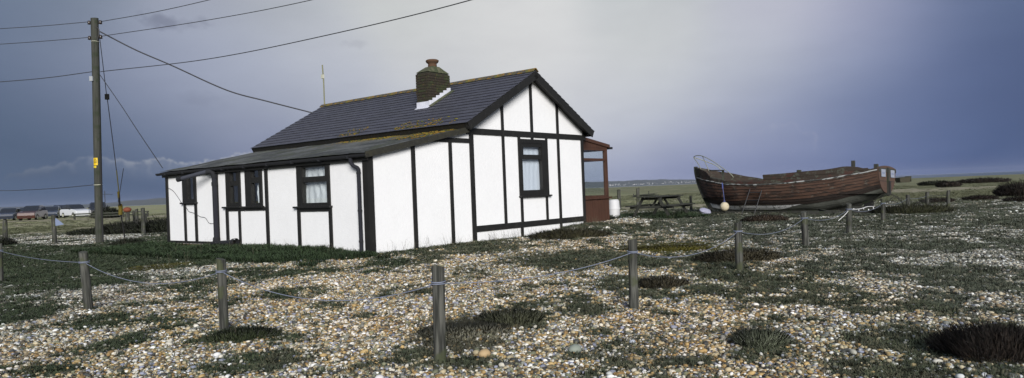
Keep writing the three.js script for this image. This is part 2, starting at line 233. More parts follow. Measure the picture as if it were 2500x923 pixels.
{
  // one sheet: rings round the camera, shore distance depends on the bearing, last ring dips under the sea
  const rs = [0.01]; for (let r = 0.6; r < 1; r *= 1.022) rs.push(r * 1); rs.length = 1; for (let r = 0.8, k = 0; k < 250; k++) { rs.push(r); r *= k < 60 ? 1.028 : 1.0225; }
  const azs = []; for (let a = -180; a < -50; a += 5) azs.push(a); for (let a = -50; a < 50; a += 0.22) azs.push(a); for (let a = 50; a <= 180.01; a += 5) azs.push(a);
  const rmax = rs[rs.length - 1];
  const shore = a => (a < 17 ? 1500 : a < 27 ? mix(1500, 300, ss(17, 27, a)) : 300);
  const pos = [], col = [], uv = [], idx = [], na = azs.length;
  for (let i = 0; i < rs.length; i++) for (let j = 0; j < na; j++) {
    const a = azs[j], far = shore(a), f = rs[i] / rmax;
    const r = rs[i] < 120 ? rs[i] : 120 + (rs[i] - 120) / (rmax - 120) * (far - 120);
    const x = r * Math.sin(a * D2R), z = -r * Math.cos(a * D2R);
    const y = rise(x, z) - (f > 0.985 ? 6 : 0) + (r > 90 ? (fbm(x * 0.02, z * 0.02, 3) - 0.5) * 0.8 * ss(90, 220, r) : 0);
    pos.push(x, y, z); uv.push(x, z);
    const v = grows(x, z), t = fbm(x * 0.6, z * 0.4, 3);
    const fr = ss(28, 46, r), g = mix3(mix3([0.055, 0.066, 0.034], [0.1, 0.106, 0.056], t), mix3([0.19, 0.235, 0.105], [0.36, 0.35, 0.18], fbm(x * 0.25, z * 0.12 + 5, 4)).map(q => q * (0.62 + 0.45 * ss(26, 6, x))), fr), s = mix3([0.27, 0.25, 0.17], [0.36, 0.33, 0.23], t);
    col.push(...mix3(mix3([0.1, 0.092, 0.066], s, ss(16, 34, r)), g, v));  // near shingle base darkened: shade of the gaps between pebbles put into the colour
  }
  for (let i = 0; i < rs.length - 1; i++) for (let j = 0; j < na - 1; j++) { const a = i * na + j, b = a + 1, c = a + na, d = c + 1; idx.push(a, b, c, b, d, c); }
  const g = new THREE.BufferGeometry();
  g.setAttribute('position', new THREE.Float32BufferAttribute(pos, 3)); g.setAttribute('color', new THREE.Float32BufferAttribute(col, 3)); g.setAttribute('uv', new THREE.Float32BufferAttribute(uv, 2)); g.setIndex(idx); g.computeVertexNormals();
  const nrm = g.attributes.normal; for (let i = 0; i < nrm.count; i++) if (nrm.getY(i) < 0) nrm.setXYZ(i, -nrm.getX(i), -nrm.getY(i), -nrm.getZ(i));
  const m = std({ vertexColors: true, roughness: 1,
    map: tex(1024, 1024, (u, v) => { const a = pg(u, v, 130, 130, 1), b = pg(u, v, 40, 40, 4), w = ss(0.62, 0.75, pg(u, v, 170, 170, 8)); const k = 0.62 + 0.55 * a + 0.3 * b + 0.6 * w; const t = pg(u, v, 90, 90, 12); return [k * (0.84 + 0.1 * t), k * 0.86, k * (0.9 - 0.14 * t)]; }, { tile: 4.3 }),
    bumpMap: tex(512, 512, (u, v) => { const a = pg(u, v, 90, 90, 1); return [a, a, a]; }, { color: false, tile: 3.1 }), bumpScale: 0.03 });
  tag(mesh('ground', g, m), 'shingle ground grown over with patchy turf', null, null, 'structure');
}
{
  const sea = new THREE.PlaneGeometry(26000, 26000); sea.rotateX(-Math.PI / 2); sea.translate(0, -3, 0);
  tag(mesh('sea', sea, std({ color: lin(0.11, 0.14, 0.17), roughness: 0.35 })), 'grey blue sea along the horizon', null, null, 'structure');
}
// hills across the bay
function hills(name, label, a0, a1, dist, prof, seed, mat) {
  const n = 240, pos = [], idx = [];
  for (let i = 0; i <= n; i++) {
    const a = mix(a0, a1, i / n), h = Math.max(1, prof(a) * (1 + 0.25 * (fbm(a * 1.7 + seed, 2, 4) - 0.5)));
    for (const [k, y] of [[0, -8], [0.35, h * 0.42], [0.8, h * 0.86], [1.2, h], [2.4, -8]]) { const d = dist + k * 800; pos.push(d * Math.sin(a * D2R), y, -d * Math.cos(a * D2R)); }
  }
  for (let i = 0; i < n; i++) for (let k = 0; k < 4; k++) { const p = i * 5 + k; idx.push(p, p + 5, p + 1, p + 1, p + 5, p + 6); }
  const g = new THREE.BufferGeometry(); g.setAttribute('position', new THREE.Float32BufferAttribute(pos, 3)); g.setIndex(idx);
  tag(mesh(name, (g2 => { g2.computeVertexNormals(); return g2; })(metricUV(g)), mat), label, null, null, 'structure');
}
M.hill = std({ color: lin(0.06, 0.075, 0.07), roughness: 1 });
hills('hills', 'low blue hills beyond the parked cars', -60, -14, 9500, a => 1.05 * (34 + 46 * ss(-31, -25, a) - 8 * ss(-25, -18, a) + 16 * ss(-34, -40, a)), 3, M.hill);
hills('hills_across_the_bay', 'pale blue coast with a town across the bay', 4, 19, 10500, a => 88 * ss(4, 6, a) * (1 - ss(10, 19, a) * 0.75) * ss(19, 15, a), 9, M.hill);

// air between
scene.fog = new THREE.FogExp2(0xc6cbe0, 0.00002);


// ------------------------------------------------------------------ the bungalow
const house = thing('bungalow', 'white rendered bungalow with black timber strips, slate roof and lean-to', 'house', HC, HTURN);
// a box on a wall face: S the side wall (a along the wall away from the corner), G the gable wall; w outwards
const fbox = (mb, face, a0, a1, h0, h1, w0, w1) => face === 'S' ? mb.box(-w1, -w0, h0, h1, -a1, -a0) : mb.box(a0, a1, h0, h1, w0, w1);
const board = (face, a0, a1, h0, h1, w = 0.03, name = 'timber') => mesh(name, fbox(new MB(), face, a0, a1, h0, h1, 0.0015, w).geo(), M.timber, house);
const RX = 5.66, RH = 4.44, EL = 2.87, EH = 2.92, ER = 8.45;      // ridge and eaves of the main roof (deck underside a little lower)
const roofH = x => RH - Math.abs(x - RX) * (RH - EH) / (RX - EL);
const leanH = x => 2.17 + (x + 0.15) * (2.83 - 2.17) / 3.25;
{
  const T = 0.14;
  const hole = (sh, a0, a1, h0, h1) => { const p = new THREE.Path(); p.moveTo(a0, h0); p.lineTo(a0, h1); p.lineTo(a1, h1); p.lineTo(a1, h0); p.closePath(); sh.holes.push(p); };
  const poly = pts => { const s = new THREE.Shape(); pts.forEach(([x, y], i) => i ? s.lineTo(x, y) : s.moveTo(x, y)); s.closePath(); return s; };
  const ext = s => new THREE.ExtrudeGeometry(s, { depth: T, bevelEnabled: false });
  // side wall
  const side = poly([[0.0, -0.15], [8.88, -0.15], [8.88, 2.14], [0.0, 2.14]]);
  for (const [a0, a1, h0, h1] of [[7.2, 7.9, 1.3, 2.03], [4.95, 5.6, 1.15, 2.06], [3.97, 4.68, 1.14, 2.06], [1.29, 2.48, 1.1, 2.06]]) hole(side, a0, a1, h0, h1);
  const sg = ext(side); sg.applyMatrix4(new THREE.Matrix4().makeBasis(new THREE.Vector3(0, 0, -1), new THREE.Vector3(0, 1, 0), new THREE.Vector3(1, 0, 0)));
  mesh('wall', metricUV(sg), M.stucco, house);
  // gable wall with the lean-to end
  const gab = poly([[T + 0.001, -0.15], [8.22, -0.15], [8.22, roofH(8.22) - 0.1], [RX, RH - 0.1], [3.2, roofH(3.2) - 0.1], [3.2, leanH(3.1) - 0.08], [T + 0.001, leanH(T) - 0.05]]);
  hole(gab, 5.22, 6.32, 1.12, 2.56);
  const gg = ext(gab); gg.translate(0, 0, -T); mesh('wall', metricUV(gg), M.stucco, house);
  // the two walls turned away
  const back = ext(gab.clone ? poly([[T + 0.001, -0.15], [8.22, -0.15], [8.22, roofH(8.22) - 0.1], [RX, RH - 0.1], [3.2, roofH(3.2) - 0.1], [3.2, leanH(3.1) - 0.08], [T + 0.001, leanH(T) - 0.05]]) : gab); back.translate(0, 0, -8.88); mesh('wall', metricUV(back), M.stucco, house);
  mesh('wall', boxG(8.22 - T, 8.219, -0.15, 2.8, -8.739, -T - 0.001), M.stucco, house);
  mesh('floor', boxG(T, 8.08, -0.1, 0.04, -8.73, -T), M.dark, house);
  // plinth bricks at the far end of the side wall
  for (let r = 0; r < 2; r++) for (let k = 0; k < 11; k++) mesh('brick', fbox(new MB(), 'S', 6.42 + k * 0.222 + (r % 2) * 0.11, 6.42 + k * 0.222 + 0.212 + (r % 2) * 0.11, -0.02 + r * 0.076, 0.046 + r * 0.076, 0.0015, 0.016 + 0.004 * hash(k, r)).geo(), M.redBrick, house);
}
// timbers of the side wall
for (const [a0, a1, h0, h1] of [[8.77, 8.9, -0.02, 2.12], [7.78, 7.89, 0.2, 1.2], [7.17, 7.29, 0.2, 1.2], [6.03, 6.16, -0.05, 2.12], [5.56, 5.68, -0.05, 1.0], [4.98, 5.07, -0.05, 1.0], [3.71, 3.83, -0.05, 2.12], [2.42, 2.53, -0.05, 0.95], [1.24, 1.345, -0.05, 0.95], [0.03, 0.13, -0.05, 2.12]]) board('S', a0, a1, h0, h1);
for (const [a0, a1, h0, h1] of [[6.17, 8.765, 0.14, 0.2], [7.17, 7.89, 1.2, 1.26], [3.835, 5.68, 1.0, 1.085], [1.24, 2.53, 0.95, 1.05]]) board('S', a0, a1, h0, h1, 0.028);
// corner post and timbers of the gable
mesh('corner_post', boxG(-0.032, 0.13, -0.05, 2.13, -0.028, 0.034), M.timber, house);
const slopeTimber = (x0, x1, h0) => { const mb = new MB(), y0 = roofH(x0) - 0.12, y1 = roofH(x1) - 0.12; mb.hex([[x0, h0, 0.029], [x1, h0, 0.029], [x1, h0, 0.0015], [x0, h0, 0.0015], [x0, y0, 0.029], [x1, y1, 0.029], [x1, y1, 0.0015], [x0, y0, 0.0015]]); mesh('timber', mb.geo(), M.timber, house); };
for (const [x0, x1, h0, h1] of [[1.25, 1.36, -0.05, 2.35], [2.46, 2.56, -0.05, 2.45], [3.195, 3.337, -0.05, 2.668], [4.44, 4.535, 0.414, 2.668], [5.1, 5.2, 1.09, 2.668], [6.33, 6.42, 1.09, 2.668], [5.13, 5.225, 0.414, 1.05], [6.26, 6.35, 0.414, 1.05], [6.89, 6.995, 0.414, 2.668], [8.11, 8.228, -0.05, 2.668], [5.1, 5.2, -0.05, 0.262], [6.9, 6.99, -0.05, 0.262], [5.68, 5.78, 2.62, 2.668]]) board('G', x0, x1, h0, h1);
for (const [x0, x1, h0, h1] of [[3.338, 8.109, 0.263, 0.412], [3.1, 8.36, 2.67, 2.82]]) board('G', x0, x1, h0, h1, 0.032);
board('G', 1.9, 3.19, 2.452, 2.56, 0.027); board('G', 5.205, 6.325, 2.565, 2.62, 0.027);
slopeTimber(4.44, 4.535, 2.822); slopeTimber(6.89, 6.995, 2.822);
{ const mb = new MB(); mb.box(5.68, 5.785, 2.822, 4.2, 0.0015, 0.03); mesh('timber', mb.geo(), M.timber, house); }

// windows: frame, panes, sill, curtain
function windowUnit(face, a0, a1, h0, h1, lights, sill, cover) {
  const w = part('window', house), fr = new MB();
  const rails = [];
  fbox(fr, face, a0, a1, h1 - 0.05, h1, -0.07, 0.036); fbox(fr, face, a0, a1, h0, h0 + 0.045, -0.07, 0.036);
  const L = Math.min(...lights.map(l => l[0])), Rr = Math.max(...lights.map(l => l[1]));
  fbox(fr, face, a0, L, h0 + 0.045, h1 - 0.05, -0.07, 0.034); fbox(fr, face, Rr, a1, h0 + 0.045, h1 - 0.05, -0.07, 0.034);
  const ys = [...lights].sort((p, q) => p[2] - q[2]); let y = h0 + 0.045;
  for (const l of ys) {
    if (l[2] > y) fbox(fr, face, L, Rr, y, l[2], -0.06, 0.02);
    if (l[0] > L) fbox(fr, face, L, l[0], l[2], l[3], -0.06, 0.018); if (l[1] < Rr) fbox(fr, face, l[1], Rr, l[2], l[3], -0.06, 0.018); y = l[3];
  }
  if (y < h1 - 0.05) fbox(fr, face, L, Rr, y, h1 - 0.05, -0.06, 0.02);
  mesh('frame', fr.geo(), M.timber, w);
  for (const l of lights) mesh('pane', fbox(new MB(), face, l[0] - 0.005, l[1] + 0.005, l[2] - 0.005, l[3] + 0.005, -0.034, -0.028).geo(), M.glass, w);
  if (sill) mesh('sill', fbox(new MB(), face, sill[0], sill[1], h0 - 0.045, h0 - 0.002, 0.002, 0.095).geo(), M.timber, w);
  if (cover) {
    const [c0, c1, k, mat, nm, y0, y1] = cover, nx = 60, ny = 14, pos = [], idx = [];
    for (let j = 0; j <= ny; j++) for (let i = 0; i <= nx; i++) {
      const a = mix(c0, c1, i / nx), y = mix(y0, y1, j / ny), d = -0.125 + k * (Math.sin(i / nx * 34 + Math.sin(j * 0.5)) * 0.012 + (fbm(a * 9, y * 7, 3) - 0.5) * 0.06);
      pos.push(...(face === 'S' ? [-d, y, -a] : [a, y, d]));
    }
    for (let j = 0; j < ny; j++) for (let i = 0; i < nx; i++) { const p = j * (nx + 1) + i; idx.push(p, p + 1, p + nx + 1, p + 1, p + nx + 2, p + nx + 1); }
    const g = new THREE.BufferGeometry(); g.setAttribute('position', new THREE.Float32BufferAttribute(pos, 3)); g.setIndex(idx); g.computeVertexNormals();
    mesh(nm, g, mat, w);
  }
}
windowUnit('S', 7.17, 7.92, 1.27, 2.05, [[7.3, 7.68, 1.36, 1.97]], [7.13, 7.96], [7.28, 7.52, 1, M.net, 'curtain', 1.32, 2.02]);
windowUnit('S', 4.93, 5.62, 1.12, 2.08, [[5.13, 5.42, 1.77, 1.98], [5.03, 5.43, 1.205, 1.645]], [4.9, 5.74], null);
windowUnit('S', 3.95, 4.7, 1.115, 2.08, [[4.1, 4.42, 1.82, 1.99], [4.07, 4.43, 1.19, 1.68]], [3.9, 4.74], [4.05, 4.36, 1.2, M.net, 'curtain', 1.14, 1.72]);
windowUnit('S', 1.27, 2.5, 1.075, 2.08, [[1.44, 2.28, 1.74, 1.955], [1.37, 2.29, 1.145, 1.615]], [1.22, 2.6], [1.3, 2.45, 1, M.net, 'curtain', 1.1, 2.05]);
windowUnit('G', 5.202, 6.328, 1.1, 2.562, [[5.32, 6.11, 2.2, 2.41], [5.25, 6.13, 1.243, 2.075]], [5.08, 6.46], [5.24, 6.3, 0.25, M.blind, 'blind', 1.13, 2.55]);

// the main roof: decks, slate courses, ridge tiles, barge boards
{
  const roof = part('roof', house), zf = 0.26, zb = -9.1;
  const dirs = [[EL - RX, EH - RH], [ER - RX, EH - RH]];
  const R2 = rng(5);
  for (const [k, [dx, dy]] of dirs.entries()) {
    const len = Math.hypot(dx, dy), ux = dx / len, uy = dy / len, nx = -uy * Math.sign(dx), ny = Math.abs(ux), at = (v, w, z) => [RX + ux * v + nx * w, RH + uy * v + ny * w, z];
    mesh('roof_deck', new MB().hex([at(0, -0.09, zf - 0.03), at(len, -0.09, zf - 0.03), at(len, -0.09, zb), at(0, -0.09, zb), at(0, -0.012, zf - 0.03), at(len, -0.012, zf - 0.03), at(len, -0.012, zb), at(0, -0.012, zb)]).geo(), M.timber, roof);
    const n = 15, gauge = len / n;
    for (let c = 0; c < n; c++) {
      const mb = new MB(), sw = 0.305, off = (c % 2) * sw / 2; 
      for (let z = zf + 0.02 - off + (off ? 0 : 0); z > zb; z -= sw) {
        const z0 = Math.min(z, zf + 0.02), z1 = Math.max(z - sw + 0.004, zb - 0.02), v0 = c * gauge - 0.01, v1 = (c + 1) * gauge + 0.035, j = R2() * 0.004, t = 0.93 + 0.14 * R2(), bl = 0.97 + 0.06 * R2();
        if (z0 - z1 < 0.02) continue;
        mb.color([0.09 * t, 0.092 * t, 0.118 * t * bl]);
        const a0 = 0.002 + j, a1 = 0.024 + j;
        mb.hex([at(v0, a0 - 0.006, z0), at(v1, a1 - 0.009, z0), at(v1, a1 - 0.009, z1), at(v0, a0 - 0.006, z1), at(v0, a0, z0), at(v1, a1, z0), at(v1, a1, z1), at(v0, a0, z1)]);
        if (off && z === zf + 0.02 - off) { mb.hex([at(v0, a0 - 0.006, zf + 0.02), at(v1, a1 - 0.009, zf + 0.02), at(v1, a1 - 0.009, z + 0.004), at(v0, a0 - 0.006, z + 0.004), at(v0, a0, zf + 0.02), at(v1, a1, zf + 0.02), at(v1, a1, z + 0.004), at(v0, a0, z + 0.004)]); }
      }
      mesh('slate_course', mb.geo(), M.slate, roof);
    }
    // barge boards front and back
    for (const z of [zf, zb - 0.028]) mesh('barge_board', new MB().hex([at(0.0, -0.2, z + 0.028), at(len, -0.2, z + 0.028), at(len, -0.2, z), at(0.0, -0.2, z), at(0.0, -0.004, z + 0.028), at(len, -0.004, z + 0.028), at(len, -0.004, z), at(0.0, -0.004, z)]).geo(), M.timber, roof);
    mesh('fascia', new MB().hex([at(len - 0.03, -0.17, zf - 0.002), at(len, -0.17, zf - 0.002), at(len, -0.17, zb), at(len - 0.03, -0.17, zb), at(len - 0.03, -0.091, zf - 0.002), at(len, -0.091, zf - 0.002), at(len, -0.091, zb), at(len - 0.03, -0.091, zb)]).geo(), M.timber, roof);
  }
  for (let z = zf + 0.03, i = 0; z > zb + 0.02; z -= 0.44, i++) {
    const mb = new MB(), z1 = Math.max(z - 0.432, zb - 0.02), w = 0.115, j = 0.004 * hash(i, 3);
    const prof = [[-w, -0.052], [-w * 0.55, -0.005], [-0.02, 0.03], [0.02, 0.03], [w * 0.55, -0.005], [w, -0.052]].map(([a, b]) => [RX + a, RH + 0.045 + b + j]);
    for (let k = 0; k < 5; k++) { const [p, q] = [prof[k], prof[k + 1]]; mb.hex([[p[0], p[1] - 0.02, z], [q[0], q[1] - 0.02, z], [q[0], q[1] - 0.02, z1], [p[0], p[1] - 0.02, z1], [p[0], p[1], z], [q[0], q[1], z], [q[0], q[1], z1], [p[0], p[1], z1]]); }
    mesh('ridge_tile', mb.geo(), M.lichen, roof);
  }
}
// lean-to roof of mineral felt, moss where it meets the slates
{
  const lean = part('lean_to_roof', house), z0 = 0.13, z1 = -9.0, x0 = -0.15, x1 = 3.15, nx = 30, nz = 80;
  const feltMap = tex(512, 1024, (u, v) => {            // u across the fall, v along the eave from the front corner
    const f = pg(u, v, 90, 200, 2), n = pg(u, v, 6, 14, 3), st = pg(u, v, 3, 40, 7);
    let c = mix3([0.03, 0.034, 0.033], [0.125, 0.13, 0.127], ss(0.3, 0.7, f * 0.4 + n * 0.6)); c = c.map(q => q * (0.55 + 0.9 * st));
    c = mix3(c, [0.05, 0.06, 0.025], 0.6 * ss(0.5, 0.7, pg(u, v, 9, 24, 11)));
    const m = ss(0.52, 0.7, pg(u, v, 16, 60, 15) * 0.7 + pg(u, v, 50, 160, 4) * 0.3 + 0.34 * ss(0.62, 0.98, u) * (1 - ss(0.36, 0.62, v)) - 0.12);
    c = mix3(c, mix3([0.14, 0.11, 0.015], [0.26, 0.17, 0.02], f), m * ss(0.5, 0.75, u)); return c;
  });
  feltMap.wrapS = feltMap.wrapT = THREE.ClampToEdgeWrapping;
  const felt = std({ map: feltMap, roughness: 0.95 });
  const pos = [], uv = [], idx = [];
  const yy = (x, z) => leanH(x) + 0.012 * (fbm(x * 1.2, z * 1.1, 3) - 0.5) * 3 + (Math.abs(((-z + 0.2) % 1.0) - 0.5) < 0.06 ? 0.006 : 0);
  for (let j = 0; j <= nz; j++) for (let i = 0; i <= nx; i++) { const x = mix(x0, x1, i / nx), z = mix(z0, z1, j / nz); pos.push(x, yy(x, z), z); uv.push(i / nx, j / nz); }
  const N = pos.length / 3;
  for (let j = 0; j < nz; j++) for (let i = 0; i < nx; i++) { const p = j * (nx + 1) + i; idx.push(p, p + 1, p + nx + 1, p + 1, p + nx + 2, p + nx + 1); }
  const g = new THREE.BufferGeometry(); g.setAttribute('position', new THREE.Float32BufferAttribute(pos, 3)); g.setAttribute('uv', new THREE.Float32BufferAttribute(uv, 2)); g.setIndex(idx); g.computeVertexNormals();
  mesh('roof_felt', g, felt, lean);
  const q = (x, d, z) => [x, leanH(x) + d, z];
  mesh('roof_deck', new MB().hex([q(x0 + 0.01, -0.1, z0 - 0.01), q(x1, -0.1, z0 - 0.01), q(x1, -0.1, z1 + 0.01), q(x0 + 0.01, -0.1, z1 + 0.01), q(x0 + 0.01, -0.03, z0 - 0.01), q(x1, -0.03, z0 - 0.01), q(x1, -0.03, z1 + 0.01), q(x0 + 0.01, -0.03, z1 + 0.01)]).geo(), M.timber, lean);
  mesh('verge_board', new MB().hex([q(x0, -0.12, z0 + 0.022), q(3.08, -0.12, z0 + 0.022), q(3.08, -0.12, z0 - 0.008), q(x0, -0.12, z0 - 0.008), q(x0, 0.012, z0 + 0.022), q(3.08, 0.012, z0 + 0.022), q(3.08, 0.012, z0 - 0.008), q(x0, 0.012, z0 - 0.008)]).geo(), std({ roughness: 0.9, map: tex(128, 128, (u, v) => { const f = pg(u, v, 20, 20, 2), n = pg(u, v, 6, 6, 5); return mix3([0.014, 0.014, 0.012], mix3([0.03, 0.03, 0.026], [0.045, 0.042, 0.02], n), f); }, { tile: 0.8 }) }), lean);
  mesh('fascia', boxG(-0.085, -0.06, 2.0, 2.13, z1 + 0.03, z0 - 0.02), M.timber, lean);
  // gutter: a half round channel with brackets
  const gpts = []; for (let k = 0; k <= 8; k++) { const a = Math.PI * k / 8; gpts.push([-0.145 - Math.cos(a) * 0.058, 2.125 - Math.sin(a) * 0.06]); }
  const gm = new MB(); for (let k = 0; k < 8; k++) { const [p, r] = [gpts[k], gpts[k + 1]]; gm.hex([[p[0], p[1] - 0.004, 0.16], [r[0], r[1] - 0.004, 0.16], [r[0], r[1] - 0.004, -9.12], [p[0], p[1] - 0.004, -9.12], [p[0], p[1], 0.16], [r[0], r[1], 0.16], [r[0], r[1], -9.12], [p[0], p[1], -9.12]]); }
  const gut = mesh('gutter', gm.geo(), M.plastic, house);
  for (let z = -0.4; z > -9; z -= 1.02) mesh('gutter_bracket', boxG(-0.215, -0.085, 2.055, 2.135, z - 0.02, z + 0.02), M.plastic, gut);
  // downpipe at the corner
  const dp = mesh('downpipe', tube([[-0.145, 2.07, -0.36], [-0.145, 1.98, -0.36], [-0.12, 1.9, -0.3], [-0.085, 1.84, -0.2], [-0.085, 1.7, -0.19], [-0.085, 0.9, -0.19], [-0.085, 0.12, -0.19], [-0.11, 0.03, -0.17], [-0.2, -0.01, -0.12]], 0.042, 60, 10), M.greyPipe, house);
  for (const y of [1.75, 0.95, 0.3]) mesh('pipe_clip', cyl(0.05, 0.05, 0.04, 12).translate(-0.085, y, -0.19), M.plastic, dp);
  // soil pipe, its sloping arm under the eave and the foot lying on the ground
  const sp = part('soil_pipe', house), sx = -0.115, sz = -6.02;
  mesh('pipe', cyl(0.062, 0.062, 1.76, 14).translate(sx, 1.06, sz), M.greyPipe, sp);
  for (const y of [0.28, 1.72, 1.93]) mesh('pipe_collar', cyl(0.075, 0.075, 0.1, 14).translate(sx, y, sz), M.plastic, sp);
  mesh('elbow', tube([[sx, 1.96, sz], [sx - 0.03, 2.04, sz - 0.05], [sx - 0.13, 2.045, sz - 0.15]], 0.07, 12, 12), M.plastic, sp);
  mesh('sloping_arm', tube([[sx - 0.12, 2.05, sz - 0.12], [sx - 0.44, 1.885, sz - 1.02]], 0.055, 2, 14), std({ color: lin(0.05, 0.053, 0.068), roughness: 0.55 }), sp);
  mesh('arm_collar', tube([[sx - 0.395, 1.908, sz - 0.9], [sx - 0.45, 1.88, sz - 1.05]], 0.066, 2, 14), M.plastic, sp);
  mesh('foot_bend', tube([[sx, 0.32, sz], [sx, 0.18, sz], [sx - 0.02, 0.15, sz + 0.08]], 0.085, 12, 12), M.plastic, sp);
  mesh('foot_pipe', tube([[sx - 0.02, 0.155, sz - 0.16], [sx - 0.02, 0.19, sz + 0.5], [sx - 0.02, 0.215, sz + 0.95]], 0.068, 8, 14), M.plastic, sp);
  mesh('foot_socket', tube([[sx - 0.02, 0.215, sz + 0.85], [sx - 0.02, 0.23, sz + 1.0]], 0.088, 2, 14), M.plastic, sp);
  // loose cable looping along the wall
  mesh('cable', tube([[-0.036, 1.72, -8.76], [-0.02, 1.6, -8.45], [-0.02, 1.3, -8.05], [-0.045, 1.22, -7.9], [-0.05, 1.17, -7.75], [-0.02, 1.02, -7.62], [-0.02, 0.99, -7.45], [-0.045, 0.96, -7.25], [-0.02, 0.87, -7.0], [-0.02, 0.83, -6.72], [-0.02, 0.7, -6.55], [-0.02, 0.68, -6.3]], 0.006, 70, 5), M.wire, house);
}
// moss cushions along the junction of the two roofs
{
  const R = rng(64), gs = [], base = new THREE.IcosahedronGeometry(1, 0), cols = [];
  for (let i = 0; i < 1500; i++) {
    const onSlate = R() < 0.32, z = -0.15 - 4.6 * Math.pow(R(), 1.15), dens = fbm(z * 1.6, onSlate ? 4 : 9, 3); if (dens < 0.42) continue;
    const f = Math.pow(R(), 1.7), x = onSlate ? EL + 0.02 + f * 0.42 : 2.9 - f * (0.35 + 0.9 * ss(-3.2, -0.3, z)), y = onSlate ? roofH(x) + 0.024 : leanH(x) + 0.004, s = 0.012 + 0.026 * R() * R();
    const g = base.clone(); g.scale(s * (0.8 + R()), s * 0.5, s * (0.8 + R())); g.rotateY(R() * 6); g.translate(x, y, z);
    const t = R(), c = t < 0.55 ? [0.17 + 0.1 * R(), 0.115 + 0.05 * R(), 0.012] : t < 0.85 ? [0.08, 0.085, 0.02] : [0.035, 0.045, 0.018], n = g.attributes.position.count, a = new Float32Array(n * 3); for (let k = 0; k < n; k++) a.set(c, k * 3); g.setAttribute('color', new THREE.BufferAttribute(a, 3)); gs.push(g);
  }
  tag(mesh('moss', mergeGeometries(gs), std({ vertexColors: true, roughness: 1 }), house), null, null, null, 'stuff');
}
